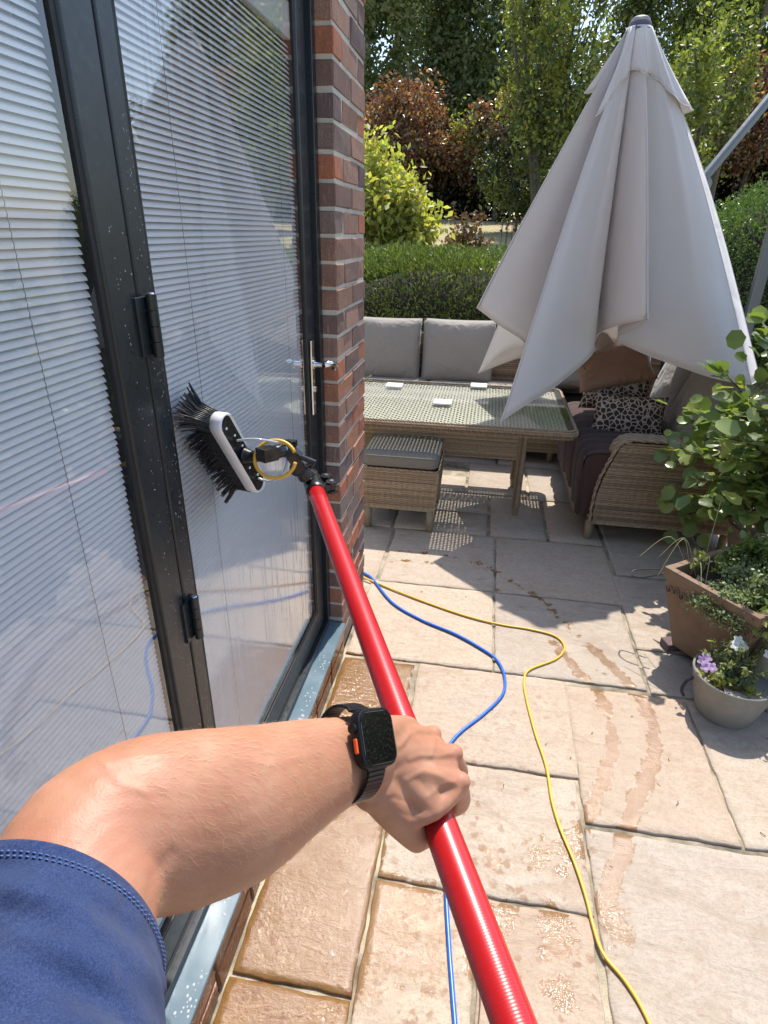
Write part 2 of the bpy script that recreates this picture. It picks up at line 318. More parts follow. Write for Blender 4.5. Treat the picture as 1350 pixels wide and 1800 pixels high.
# ------------------------------------------------------------------ object helpers
def link(o): COL.objects.link(o); return o
class Thing:
    def __init__(s, name, label, cat, loc=(0, 0, 0), group=None, kind=None):
        s.o = link(bpy.data.objects.new(name, None)); s.o.location = loc; s.loc = Vector(loc); s.o.empty_display_size = .05
        if label: s.o['label'] = label
        if cat: s.o['category'] = cat
        if group: s.o['group'] = group
        if kind: s.o['kind'] = kind
def props(o, label=None, cat=None, group=None, kind=None):
    for k, v in (('label', label), ('category', cat), ('group', group), ('kind', kind)):
        if v: o[k] = v
    return o
def worldloc(o):
    p = Vector((0, 0, 0))
    while o is not None: p += Vector(o.location); o = o.parent
    return p
def mesh(name, V, F, mat, parent=None, smooth=False, **kw):
    """V in world coordinates (unless loc given)."""
    par = parent.o if isinstance(parent, Thing) else parent
    off = worldloc(par) if par is not None else Vector(kw.pop('origin', (0, 0, 0)))
    kw.pop('origin', None)
    V = np.asarray(V, dtype=np.float64).reshape(-1, 3) - np.array(off)
    me = bpy.data.meshes.new(name)
    if isinstance(F, np.ndarray):
        k = F.shape[1]; me.vertices.add(len(V)); me.vertices.foreach_set('co', V.astype(np.float32).ravel())
        me.loops.add(F.size); me.loops.foreach_set('vertex_index', F.astype(np.int32).ravel())
        me.polygons.add(len(F)); me.polygons.foreach_set('loop_start', np.arange(0, F.size, k, dtype=np.int32))
        me.update(calc_edges=True); me.validate()
    else:
        me.from_pydata([tuple(v) for v in V], [], [tuple(f) for f in F]); me.update()
    if smooth: me.polygons.foreach_set('use_smooth', [True] * len(me.polygons))
    if mat: me.materials.append(M[mat] if isinstance(mat, str) else mat)
    o = link(bpy.data.objects.new(name, me))
    if par is not None: o.parent = par
    else: o.location = off
    return props(o, **kw)
class B:
    """mesh collector"""
    def __init__(s): s.v = []; s.f = []
    def add(s, V, F):
        n = len(s.v); s.v += [tuple(v) for v in V]; s.f += [tuple(i + n for i in f) for f in F]; return s
    def box(s, x0, x1, y0, y1, z0, z1):
        return s.add([(x0, y0, z0), (x1, y0, z0), (x1, y1, z0), (x0, y1, z0), (x0, y0, z1), (x1, y0, z1), (x1, y1, z1), (x0, y1, z1)],
                     [(0, 3, 2, 1), (4, 5, 6, 7), (0, 1, 5, 4), (1, 2, 6, 5), (2, 3, 7, 6), (3, 0, 4, 7)])
    def obox(s, c, ax, ay, az, hx, hy, hz):
        c = Vector(c); V = []
        for k in (-1, 1):
            for (i, j) in ((-1, -1), (1, -1), (1, 1), (-1, 1)): V.append(c + Vector(ax) * hx * i + Vector(ay) * hy * j + Vector(az) * hz * k)
        return s.add(V, [(0, 3, 2, 1), (4, 5, 6, 7), (0, 1, 5, 4), (1, 2, 6, 5), (2, 3, 7, 6), (3, 0, 4, 7)])
    def tube(s, pts, r, n=8, cap=True):
        P = [Vector(p) for p in pts]; R = r if hasattr(r, '__len__') else [r] * len(P); V = []; F = []
        t0 = (P[1] - P[0]).normalized(); a = t0.orthogonal().normalized()
        for i, p in enumerate(P):
            tt = (P[min(i + 1, len(P) - 1)] - P[max(i - 1, 0)])
            tt = tt.normalized() if tt.length > 1e-9 else t0
            a = (a - tt * a.dot(tt)); a = a.normalized() if a.length > 1e-6 else tt.orthogonal().normalized(); b = tt.cross(a)
            for k in range(n):
                an = 2 * math.pi * k / n; V.append(p + (a * math.cos(an) + b * math.sin(an)) * R[i])
        for i in range(len(P) - 1):
            for k in range(n):
                k2 = (k + 1) % n; F.append((i * n + k, i * n + k2, (i + 1) * n + k2, (i + 1) * n + k))
        if cap: F.append(tuple(range(n - 1, -1, -1))); F.append(tuple((len(P) - 1) * n + k for k in range(n)))
        return s.add(V, F)
    def lathe(s, prof, c, n=32):
        V = []; F = []
        for (r, z) in prof:
            for k in range(n): an = 2 * math.pi * k / n; V.append((c[0] + r * math.cos(an), c[1] + r * math.sin(an), c[2] + z))
        for i in range(len(prof) - 1):
            for k in range(n): k2 = (k + 1) % n; F.append((i * n + k, i * n + k2, (i + 1) * n + k2, (i + 1) * n + k))
        return s.add(V, F)
    def ball(s, c, r, nu=10, nv=6, sc=(1, 1, 1)):
        V = []; F = []
        for i in range(nv + 1):
            th = math.pi * i / nv
            for k in range(nu): ph = 2 * math.pi * k / nu; V.append((c[0] + r * sc[0] * math.sin(th) * math.cos(ph), c[1] + r * sc[1] * math.sin(th) * math.sin(ph), c[2] + r * sc[2] * math.cos(th)))
        for i in range(nv):
            for k in range(nu): k2 = (k + 1) % nu; F.append((i * nu + k, (i + 1) * nu + k, (i + 1) * nu + k2, i * nu + k2))
        return s.add(V, F)
    def cyl(s, c, ax, r, h, n=16):
        c = Vector(c); ax = Vector(ax).normalized(); return s.tube([c - ax * h / 2, c + ax * h / 2], r, n)
    def build(s, name, mat, parent=None, smooth=False, bevel=0, **kw):
        o = mesh(name, s.v, s.f, mat, parent, smooth, **kw)
        if bevel:
            md = o.modifiers.new('bevel', 'BEVEL'); md.width = bevel; md.segments = 2; md.limit_method = 'ANGLE'; md.harden_normals = False
        return o
def catmull(P, n=8, closed=False):
    P = [Vector(p) for p in P]; out = []; L = len(P)
    for i in range(L if closed else L - 1):
        p0 = P[(i - 1) % L] if closed or i > 0 else P[i]; p1 = P[i]; p2 = P[(i + 1) % L]; p3 = P[(i + 2) % L] if closed or i + 2 < L else P[(i + 1) % L]
        for k in range(n):
            t = k / n; out.append(.5 * ((2 * p1) + (p2 - p0) * t + (2 * p0 - 5 * p1 + 4 * p2 - p3) * t * t + (3 * p1 - p0 - 3 * p2 + p3) * t ** 3))
    if not closed: out.append(P[-1])
    return out
def smooth_by_angle(o, ang=40):
    me = o.data; me.polygons.foreach_set('use_smooth', [True] * len(me.polygons))
    bm = bmesh.new(); bm.from_mesh(me)
    for e in bm.edges:
        if len(e.link_faces) == 2 and e.calc_face_angle(0) > math.radians(ang): e.smooth = False
    bm.to_mesh(me); bm.free()

def leaves(name, P, size, mat, parent=None, N=None, elong=1.8, jitter=.35, fold=.25, droop=0.0, updir=None, **kw):
    """P: n x 3 leaf positions (world). Each leaf a folded 4-vertex blade of two triangles."""
    P = np.asarray(P); n = len(P)
    if updir is None: d = rng.normal(size=(n, 3))
    else: d = np.asarray(updir) + rng.normal(size=(n, 3)) * .5
    d[:, 2] -= droop; d /= np.linalg.norm(d, axis=1)[:, None] + 1e-9
    nn = rng.normal(size=(n, 3)) + np.array([0, 0, .5]); s_ = np.cross(d, nn); s_ /= np.linalg.norm(s_, axis=1)[:, None] + 1e-9
    up = np.cross(s_, d)
    L = size * (1 + jitter * rng.uniform(-1, 1, n))[:, None]; Wd = L / elong * .5
    a = P - d * L * .5; b = P + d * L * .5; mid = P - d * L * .06
    V = np.stack([a, mid + s_ * Wd + up * Wd * fold, b, mid - s_ * Wd + up * Wd * fold], 1).reshape(-1, 3)
    i = np.arange(n)[:, None] * 4
    F = np.concatenate([i + np.array([[0, 1, 2]]), i + np.array([[0, 2, 3]])], 0)
    return mesh(name, V, F, mat, parent, **kw)
def blob(c, r, n, shell=.55, lump=14, lr=.35, flat=None, seed=None):
    """points in clumps over an ellipsoid shell"""
    g = np.random.default_rng(seed if seed is not None else int(rng.integers(1e9)))
    c = np.array(c, float); r = np.array(r, float)
    u = g.normal(size=(lump, 3)); u /= np.linalg.norm(u, axis=1)[:, None]
    cc = c + u * r * (shell + (1 - shell) * g.random((lump, 1)) ** .5) * .85
    k = g.integers(lump, size=n); q = g.normal(size=(n, 3)); q /= np.linalg.norm(q, axis=1)[:, None]
    rad = (g.random((n, 1)) ** .45)
    return cc[k] + q * rad * r * lr * (0.6 + .8 * g.random((lump, 1))[k])

# ------------------------------------------------------------------ ground, patio, house
N = 90
xs = np.concatenate([np.linspace(-60, -6, 10), np.linspace(-5, 8, 28), np.linspace(9, 60, 10)])
ys = np.concatenate([np.linspace(-60, -3, 8), np.linspace(-2, 24, 54), np.linspace(27, 120, 12)])
def gz(x, y):
    base = -.05
    if y > 5.2: base = -.05 + min(1, (y - 5.2) / 1.6) * 1.1
    if y > 6.8: base = 1.05 + min(1, (y - 6.8) / 9.4) * .80
    return base + (.03 * math.sin(x * 1.3 + y) if y > 6.8 else 0)
V = [(x, y, gz(x, y)) for y in ys for x in xs]; nx = len(xs)
F = [(j * nx + i, j * nx + i + 1, (j + 1) * nx + i + 1, (j + 1) * nx + i) for j in range(len(ys) - 1) for i in range(nx - 1)]
mesh('ground', V, F, 'lawn', None, True, kind='structure')

patio = Thing('patio', None, None, (0, 0, 0), kind='structure')
mesh('mortar_bed', [(-.485, -2.5, -.008), (4.2, -2.5, -.008), (4.2, 5.35, -.008), (-.485, 5.35, -.008)], [(0, 1, 2, 3)], 'joint', patio)
mesh('mortar_bed', [(-3.2, 2.40, -.0081), (-.485, 2.40, -.0081), (-.485, 5.35, -.0081), (-3.2, 5.35, -.0081)], [(0, 1, 2, 3)], 'joint', patio)
trailA = [(-.39, 2.86), (-.2, 2.87), (.02, 2.83), (.17, 2.74), (.28, 2.6), (.39, 2.49), (.45, 2.36), (.52, 2.25), (.59, 2.11), (.66, 1.99), (.70, 1.87), (.71, 1.75), (.68, 1.61), (.61, 1.46), (.54, 1.32), (.50, 1.22), (.46, 1.12), (.43, 1.05)]
trailB = [(-.43, 2.74), (-.25, 2.78), (-.06, 2.73), (.09, 2.64), (.23, 2.48), (.35, 2.30), (.42, 2.13), (.48, 2.0), (.54, 1.91), (.56, 1.77), (.55, 1.64), (.50, 1.5), (.46, 1.41), (.42, 1.32), (.36, 1.23), (.33, 1.14)]
def segd(px, py, poly):
    best = 9
    for (a, b), (c_, d_) in zip(poly[:-1], poly[1:]):
        vx, vy = c_ - a, d_ - b; t_ = max(0, min(1, ((px - a) * vx + (py - b) * vy) / (vx * vx + vy * vy)))
        best = min(best, math.hypot(px - a - vx * t_, py - b - vy * t_))
    return best
splash = [(.30, .98, .07), (.27, 1.18, .06), (.10, .86, .05), (.17, .98, .05), (.19, .74, .05), (.33, .70, .04), (.36, 1.22, .06), (-.10, .90, .10), (-.02, .86, .08), (-.06, .98, .09), (.30, .84, .05), (.46, 1.02, .05), (.08, 1.08, .03), (.14, 1.15, .03)]
def wet_at(x, y):
    w = max(0, 1 - segd(x, y, trailA) / .05) * (.55 if y > 2.2 else .95)
    w = max(w, max(0, 1 - segd(x, y, trailB) / .045) * (.45 if y > 2.2 else .9))
    if x < -.05:
        e = 1 if x < -.2 else max(0, 1 - (x + .2) / (.06 + .10 * (math.sin(y * 9) > 0) * (y < 1.2)))
        a = 1.05 if y < 1.92 else max(0, 1 - (y - 1.92) / .06)
        if y < .85: a = .55
        if y > 1.55 and x > -.33: a *= .45
        w = max(w, e * a * 1.5)
    for (sx, sy, sr) in splash: w = max(w, .62 * max(0, 1.5 - math.hypot((x - sx) * 1.3, y - sy) / sr / 1.3))
    return w
def slab(x0, x1, y0, y1, res, gap=.0045):
    g2 = random.Random(int((x0 * 31 + y0 * 17) * 1000)); dz = g2.uniform(-.0015, .0015)
    x0 += gap; x1 -= gap; y0 += gap; y1 -= gap
    nx_ = max(5, int((x1 - x0) / res)); ny_ = max(5, int((y1 - y0) / res)); V = []; F = []; wt = []; dm = []; sk = []
    ph = [g2.uniform(0, 6.28) for _ in range(8)]
    def edge(s_, k): return .0016 * (math.sin(s_ * 31 + ph[k]) + .7 * math.sin(s_ * 83 + ph[k + 4]))
    for j in range(ny_ + 1):
        for i in range(nx_ + 1):
            fx = (0, .0032 / (x1 - x0))[i] if i < 2 else ((1, 1 - .0032 / (x1 - x0))[nx_ - i] if nx_ - i < 2 else (i - 1) / (nx_ - 2))
            fy = (0, .0032 / (y1 - y0))[j] if j < 2 else ((1, 1 - .0032 / (y1 - y0))[ny_ - j] if ny_ - j < 2 else (j - 1) / (ny_ - 2))
            x = x0 + (x1 - x0) * fx; y = y0 + (y1 - y0) * fy; z = dz + .0012 * math.sin(x * 9 + ph[0]) * math.sin(y * 11 + ph[1])
            if i < 2: x += edge(y, 0)
            if i > nx_ - 2: x -= edge(y, 1)
            if j < 2: y += edge(x, 2)
            if j > ny_ - 2: y -= edge(x, 3)
            if i in (0, nx_) or j in (0, ny_): z -= .0035
            V.append((x, y, z))
            if res < .03: wt.append(wet_at(x, y)); dm.append(1.0 if x < .45 and y < 1.5 else (.35 if x < .4 and y < 2.0 else .1)); sk.append(1.0 if x < -.17 else .75)
            else: wt.append(0.); dm.append(.1); sk.append(.2)
    for j in range(ny_):
        for i in range(nx_): a = j * (nx_ + 1) + i; F.append((a, a + 1, a + nx_ + 2, a + nx_ + 1))
    ring = [i for i in range(nx_ + 1)] + [j * (nx_ + 1) + nx_ for j in range(1, ny_ + 1)] + [ny_ * (nx_ + 1) + i for i in range(nx_ - 1, -1, -1)] + [j * (nx_ + 1) for j in range(ny_ - 1, 0, -1)]
    n0 = len(V)
    for r in ring: V.append((V[r][0], V[r][1], -.035)); wt.append(0.); dm.append(0.); sk.append(0.)
    for k in range(len(ring)):
        k2 = (k + 1) % len(ring); F.append((ring[k], n0 + k, n0 + k2, ring[k2]))
    o = mesh('paving_slab', V, F, 'stone', patio, True)
    for nm, arr in (('wet', wt), ('damp', dm), ('soak', sk)):
        at = o.data.attributes.new(nm, 'FLOAT', 'POINT'); at.data.foreach_set('value', arr)
    return o
fine = [(-.475, -.175, -.45, .74), (-.475, -.175, .74, 1.335), (-.475, -.175, 1.335, 1.93), (-.175, .10, .42, 1.03), (.10, .398, .42, 1.03),
        (-.175, .408, 1.03, 1.465), (-.165, .425, 1.465, 1.945), (-.475, .14, 1.945, 2.54), (.14, .735, 1.945, 2.54),
        (.412, .86, 1.305, 1.92), (.86, 1.30, 1.305, 1.92), (.408, 1.15, .42, 1.295), (.74, 1.2, 1.93, 2.205), (.74, 1.2, 2.205, 2.82),
        (-.44, .145, 2.54, 3.14), (.145, .755, 2.54, 3.14), (.765, 1.3, 2.83, 3.43)]
for f in fine: slab(*f, .018)
coarse = [(-1.05, -.45, 2.54, 3.14), (-1.65, -1.06, 2.54, 3.14), (-.175, .398, -.45, .42), (.408, 1.15, -.45, .42), (1.15, 1.9, .42, 1.295), (1.15, 1.9, -.45, .42),
          (1.30, 1.9, 1.305, 1.92), (1.2, 1.8, 1.93, 2.82), (1.3, 1.9, 2.83, 3.43), (-.46, .1, 3.15, 3.44), (.11, .44, 3.15, 3.72), (.45, .75, 3.15, 3.72),
          (-.34, .1, 3.45, 3.75), (-.93, -.35, 3.45, 4.03), (-.05, .36, 3.76, 4.35), (-.34, -.06, 3.76, 4.05), (.37, .75, 3.73, 4.33), (.76, 1.35, 3.44, 4.03), (1.36, 1.9, 3.44, 4.03),
          (-1.05, -.47, 3.15, 3.44)]
for f in coarse: slab(*f, .08)
yy = 4.36
for (x0, x1) in ((-1.65, -1.05), (-1.04, -.45), (-.44, .15), (.16, .75), (.76, 1.35), (1.36, 1.9)): slab(x0, x1, 4.36, 5.3, .15)
for (x0, x1, y0, y1) in ((-1.65, -1.06, 3.15, 3.75), (-1.65, -1.06, 3.76, 4.35), (-1.05, -.35, 4.04, 4.35), (1.91, 2.5, -.45, .5), (1.91, 2.5, .51, 1.4), (1.91, 2.5, 1.41, 2.3), (1.91, 2.5, 2.31, 3.4), (1.91, 2.5, 3.41, 5.3), (2.51, 3.4, -.45, .5), (2.51, 3.4, .51, 2.3), (2.51, 3.4, 2.31, 5.3), (-.475, .4, -2.4, -.46), (.41, 1.3, -2.4, -.46), (1.31, 2.5, -2.4, -.46)):
    slab(x0, x1, y0, y1, .15)

# brick pillar: every brick its own part
def brick_mesh(lx, ly, lz, seed):
    g2 = random.Random(seed); b = bmesh.new(); bmesh.ops.create_cube(b, size=1)
    for v in b.verts: v.co = Vector((v.co.x * lx, v.co.y * ly, v.co.z * lz))
    bmesh.ops.bevel(b, geom=b.edges[:], offset=.0035, segments=1, affect='EDGES')
    for v in b.verts: v.co += Vector([g2.uniform(-.0021, .0021) for _ in range(3)])
    me = bpy.data.meshes.new('brick'); b.to_mesh(me); b.free(); me.materials.append(M['brick']); return me
bm_lib = {}
def brick(parent, x0, x1, y0, y1, z0, z1, seed, mat=None):
    k = (round(x1 - x0, 3), round(y1 - y0, 3), seed % 4, mat)
    if k not in bm_lib:
        bm_lib[k] = brick_mesh(x1 - x0, y1 - y0, z1 - z0, seed)
        if mat: bm_lib[k].materials[0] = M[mat]
    o = link(bpy.data.objects.new('brick', bm_lib[k])); o.parent = parent.o
    o.location = Vector(((x0 + x1) / 2, (y0 + y1) / 2, (z0 + z1) / 2)) - parent.loc; return o
XW = -.486; Y0, Y1 = 1.965, 2.405
pil = Thing('brick_pillar', 'brick pillar of red and dark grey-brown bricks at the end of the glass doors', 'pillar', (XW - .1, 2.18, 0))
B().box(XW - .30, XW - .0035, Y0 + .0035, Y1 - .0035, 0, 2.79).build('mortar', 'mortar', pil)
for k in range(37):
    z0 = .008 + k * .0752 - .0; z1 = z0 + .0640; j = lambda: rnd.uniform(-.0022, .0022)
    if k % 2 == 0: runs = [(Y0, Y0 + .215), (Y0 + .225, Y1)]
    else: runs = [(Y0, Y0 + .102), (Y0 + .112, Y0 + .327), (Y0 + .337, Y1)]
    for (a, b) in runs: brick(pil, XW - .1025 + j(), XW + j(), a, b, z0, z1, k)
    brick(pil, XW - .32, XW - .1125, Y0 + .001, Y0 + .10, z0, z1, k)

# brick plinth below the sill
pl = Thing('brick_plinth', 'low wet red brick course under the blue-grey door sill', 'brick course', (-.5, 1, 0))
B().box(-.60, -.489, -2.4, 1.96, -.02, .128).build('mortar', 'mortar', pl)
y = 1.955; k = 0
while y > -2.3:
    for (z0, z1) in ((.000, .058), (.068, .127)):
        brick(pl, -.585, -.480 + rnd.uniform(-.001, .001), y - .2, y, z0, z1, k, 'wetbrick')
    y -= .21; k += 1

# rest of the house
hw = Thing('house_wall', 'brick house wall continuing around the glass doors', 'wall', (-.6, -1, 0))
B().box(-.78, -.492, -2.6, 2.40, 2.30, 2.80).build('lintel', 'render', hw)
B().box(-.78, -.492, -2.6, -1.90, 0, 2.295).build('side_wall', 'render', hw)
B().box(-3.4, -.81, 2.15, 2.398, 0, 2.80).build('gable_wall', 'render', hw)
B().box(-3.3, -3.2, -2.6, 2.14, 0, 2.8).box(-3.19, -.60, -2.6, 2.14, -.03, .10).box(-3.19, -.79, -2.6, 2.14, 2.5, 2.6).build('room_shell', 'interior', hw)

# ------------------------------------------------------------------ door frame, sill, leaves
fr = Thing('door_frame', 'dark grey aluminium door frame fitted against the brick pillar', 'door frame', (-.57, 1, .15))
B().box(-.60, -.535, 1.925, 1.962, .17, 2.29).box(-.60, -.552, 1.902, 1.9245, .172, 2.288).build('jamb', 'frame', fr, bevel=.002)
B().box(-.60, -.535, -1.9, 1.924, 2.235, 2.29).build('head', 'frame', fr, bevel=.002)
B().box(-.60, -.533, -1.9, 1.924, .151, .172).box(-.60, -.552, -1.9, 1.90, .1725, .186).build('threshold', 'frame', fr, bevel=.002)
sl = B(); sl.add([(-.60, -1.9, .150), (-.474, -1.9, .141), (-.474, 1.962, .141), (-.60, 1.962, .150), (-.60, -1.9, .130), (-.474, -1.9, .1295), (-.474, 1.962, .1295), (-.60, 1.962, .130)],
                 [(0, 1, 2, 3), (4, 7, 6, 5), (0, 4, 5, 1), (1, 5, 6, 2), (2, 6, 7, 3), (3, 7, 4, 0)])
sill = sl.build('door_sill', 'sill', None, bevel=.0025, label='blue-grey metal sill splashed with water under the glass doors', cat='sill')

def door_leaf(y0, y1, gy0, gy1, label, handle):
    T = Thing('bifold_door', label, 'door', (-.57, y0, .19), 'bifold glass door leaves with built-in blinds')
    xo, xi = -.550, -.610; z0, z1 = .190, 2.232; gz0, gz1 = .285, 2.115
    B().box(xi, xo, y0, gy0 - .012, z0, z1).build('stile', 'frame', T, bevel=.004)
    B().box(xi, xo, gy1 + .012, y1, z0, z1).build('stile', 'frame', T, bevel=.004)
    B().box(xi, xo - .001, gy0 - .012, gy1 + .012, z0, gz0 - .012).build('rail', 'frame', T, bevel=.004)
    B().box(xi, xo - .001, gy0 - .012, gy1 + .012, gz1 + .012, z1).build('rail', 'frame', T, bevel=.004)
    g = B()
    for (a, b, c_, d_) in ((gy0 - .0118, gy0, gz0 - .0118, gz1 + .0118), (gy1, gy1 + .0118, gz0 - .0118, gz1 + .0118), (gy0, gy1, gz0 - .0118, gz0), (gy0, gy1, gz1, gz1 + .0118)):
        g.box(xi + .004, xo - .004, a, b, c_, d_)
    g.build('glazing_bead', 'gasket', T)
    mesh('glass', [(-.558, gy0 - .002, gz0 - .002), (-.558, gy1 + .002, gz0 - .002), (-.558, gy1 + .002, gz1 + .002), (-.558, gy0 - .002, gz1 + .002)], [(0, 1, 2, 3)], 'glass', T)
    B().box(-.582, -.562, gy0 + .001, gy1 - .001, 2.036, gz1 - .001).build('blind_headrail', 'headrail', T, bevel=.002)
    # one slat mesh, shared
    pr = []
    for i in range(6):
        s_ = i / 5; pr.append((-.5775 + .0100 * s_ + .0024 * math.sin(math.pi * s_), .0060 - .0122 * s_))
    yl, yr = gy0 + .004, gy1 - .004; V = []; F = []
    for (x, z) in pr: V += [(x, yl, z), (x, yr, z)]
    for i in range(5): F.append((2 * i, 2 * i + 2, 2 * i + 3, 2 * i + 1))
    me = bpy.data.meshes.new('blind_slat'); me.from_pydata([(v[0] + .57, v[1] - y0, v[2]) for v in V], [], F); me.materials.append(M['slat'])
    me.polygons.foreach_set('use_smooth', [True] * 5)
    z = 2.024; 
    while z > gz0 + .006:
        o = link(bpy.data.objects.new('blind_slat', me)); o.parent = T.o; o.location = (rnd.uniform(-.0002, .0002), 0, z - .19 + rnd.uniform(-.0003, .0003)); o.rotation_euler = (rnd.uniform(-.0006, .0006), 0, 0); z -= .0111
    for yc in ((gy0 + .14, gy1 - .14) if gy1 - gy0 > .5 else (gy0 + .1,)):
        cb = B(); z = gz0
        while z < 2.03: cb.tube([(-.5622, yc, z), (-.5616, yc + .0012, z + .0055), (-.5622, yc, z + .011)], .0005, 4, False); z += .0111
        cb.build('blind_cord', 'umbgrey', T)
    return T
leafA = door_leaf(.918, 1.900, .976, 1.822, 'glass door beside the brick pillar, with the chrome handle and brush on it', True)
leafB = door_leaf(-.05, .914, .010, .826, 'glass door at the left edge of the picture, left of the hinged post', False)
def hinge(z0, z1):
    b = B(); b.box(-.552, -.545, .900, .945, z0 + .004, z1 - .004); o = b.build('hinge', 'frame', leafA, bevel=.001)
    k = B(); n = 4
    for i in range(n): a = z0 + (z1 - z0) * i / n + .0006; e = z0 + (z1 - z0) * (i + 1) / n - .0006; k.tube([(-.536, .93, a), (-.536, .93, e)], .0088, 14)
    kk = k.build('hinge_knuckle', 'frame', o); smooth_by_angle(kk)
    c = B().tube([(-.536, .93, z1), (-.536, .93, z1 + .002)], [.0065, .005], 12).build('hinge_pin', 'steel', o); smooth_by_angle(c)
hinge(1.404, 1.503); hinge(.83, .93)
# handle
b = B().box(-.549, -.541, 1.845, 1.871, 1.045, 1.285); hp = b.build('handle_plate', 'chrome', leafA, bevel=.003)
lv = B().tube([(-.541, 1.858, 1.21), (-.512, 1.858, 1.21)], .0085, 12); q = catmull([(-.505, 1.858, 1.21), (-.492, 1.868, 1.212), (-.484, 1.89, 1.208), (-.484, 1.915, 1.198), (-.492, 1.93, 1.185)], 6)
lv.tube(q, [.0095] * 10 + [.0085] * (len(q) - 10), 12); lv.tube([(-.541, 1.858, 1.21), (-.536, 1.858, 1.21)], .014, 16)
smooth_by_angle(lv.build('handle', 'chrome', leafA))
ky = B().tube([(-.541, 1.858, 1.13), (-.534, 1.858, 1.13)], .009, 14); smooth_by_angle(ky.build('keyhole', 'chrome', leafA))
# water drops on frame, glass and sill
def drops(name, mat, parent, n, ybox, zbox, x, col=True, sz=(.0005, .0014), **kw):
    b = B(); g2 = random.Random(n)
    rows = [g2.uniform(*ybox) for _ in range(max(4, n // 22))]
    for i in range(n):
        yy_ = g2.choice(rows) + g2.gauss(0, .0012); zz_ = g2.uniform(*zbox); r = g2.uniform(*sz)
        b.ball((x, yy_, zz_), r, 6, 4, (.55, .8, 1.5 if g2.random() < .3 else 1))
    return b.build(name, mat, parent, True, kind='stuff', **kw)
drops('water_drops', 'drop', leafA, 230, (.92, .962), (.5, 1.75), -.5502)
drops('water_drops', 'drop', leafB, 170, (.862, .912), (.5, 1.6), -.5502)
b = B(); g2 = random.Random(5)
for i in range(520):
    y_ = g2.uniform(.3, 1.75); cl_ = math.sin(y_ * 23) + math.sin(y_ * 41 + 1)
    if g2.random() > .25 + .3 * cl_: continue
    x_ = -.497 + g2.gauss(0, .011)
    b.ball((max(-.53, min(-.478, x_)), y_, .1455 - (x_ + .54) * .0714), g2.uniform(.001, .0042), 7, 4, (1, 1.3, .35))
b.build('water_drops', 'drop', sill, True, kind='stuff')

# ------------------------------------------------------------------ rattan furniture
def wicker(b, fn, nu, rows, r=.0030, amp=.0020, sub=2):
    """fn(u,v)->(point, normal); one half-round strand per row, weaving in and out of nu stakes"""
    for j in range(rows):
        v = (j + .5) / rows; V = []; F = []
        k = nu * sub + 1; hv = .47 / rows
        for i in range(k):
            u = i / (k - 1); w_ = math.cos(math.pi * (i / sub + j)) * amp
            for (dv, dr) in ((-hv, 0), (0, r), (hv, 0)):
                p, n = fn(u, min(1, max(0, v + dv))); V.append(Vector(p) + Vector(n) * (w_ + dr))
        for i in range(k - 1):
            a = i * 3; F += [(a, a + 3, a + 4, a + 1), (a + 1, a + 4, a + 5, a + 2)]
        b.add(V, F)
def plane_fn(o, U, V_, n): 
    o, U, V_, n = Vector(o), Vector(U), Vector(V_), Vector(n)
    return lambda u, v: (o + U * u + V_ * v, n)
def braid(b, path, r=.0034, hr=.0045, turns_per_m=28, ph=0, n=5):
    P = [Vector(p) for p in path]; out = []
    L = [0]
    for p, q in zip(P[:-1], P[1:]): L.append(L[-1] + (q - p).length)
    tot = L[-1]; m_ = max(4, int(tot / .009))
    for s_ in (0, math.pi):
        pts = []
        for i in range(m_ + 1):
            d_ = tot * i / m_; k = 0
            while k < len(L) - 2 and L[k + 1] < d_: k += 1
            f_ = (d_ - L[k]) / max(1e-9, L[k + 1] - L[k]); p = P[k].lerp(P[k + 1], f_); tt = (P[k + 1] - P[k]).normalized()
            a = Vector((0, 0, 1)); a = (a - tt * a.dot(tt)); a = a.normalized() if a.length > .1 else Vector((0, 1, 0)); c_ = tt.cross(a)
            an = 2 * math.pi * turns_per_m * d_ + s_ + ph; pts.append(p + (a * math.cos(an) + c_ * math.sin(an)) * hr)
        b.tube(pts, r, n, False)
def pillow(name, c, ax, ay, az, w, h, t_, mat, parent=None, pinch=.06, n=20, p=2.6, seed=0, **kw):
    """ax width, ay height, az thickness"""
    g2 = random.Random(seed); c, ax, ay, az = Vector(c), Vector(ax).normalized(), Vector(ay).normalized(), Vector(az).normalized()
    ph = [g2.uniform(0, 6.3) for _ in range(6)]; V = []; F = []
    for sgn in (1, -1):
        for j in range(n + 1):
            for i in range(n + 1):
                u = -1 + 2 * i / n; v = -1 + 2 * j / n
                th = ((1 - abs(u) ** p) * (1 - abs(v) ** p)) ** .45 if abs(u) < 1 and abs(v) < 1 else 0
                su = 1 - pinch * (1 - v * v); sv = 1 - pinch * (1 - u * u)
                e = 1 - max(abs(u), abs(v))
                wr = .035 * math.sin(6 * u + ph[0] + 2 * v) * math.sin(5 * v + ph[1]) * th + .03 * math.sin(17 * u + ph[2]) * max(0, .4 - e) * th
                V.append(c + ax * (u * w / 2 * sv if False else u * w / 2 * su) + ay * (v * h / 2 * sv) + az * sgn * t_ / 2 * (th + wr))
        o_ = 0 if sgn == 1 else (n + 1) ** 2
        for j in range(n):
            for i in range(n):
                a = o_ + j * (n + 1) + i; q = (a, a + 1, a + n + 2, a + n + 1); F.append(q if sgn == 1 else q[::-1])
    o = mesh(name, V, F, mat, parent, True, **kw)
    bm = bmesh.new(); bm.from_mesh(o.data); bmesh.ops.remove_doubles(bm, verts=bm.verts, dist=.0004); bm.to_mesh(o.data); bm.free(); return o

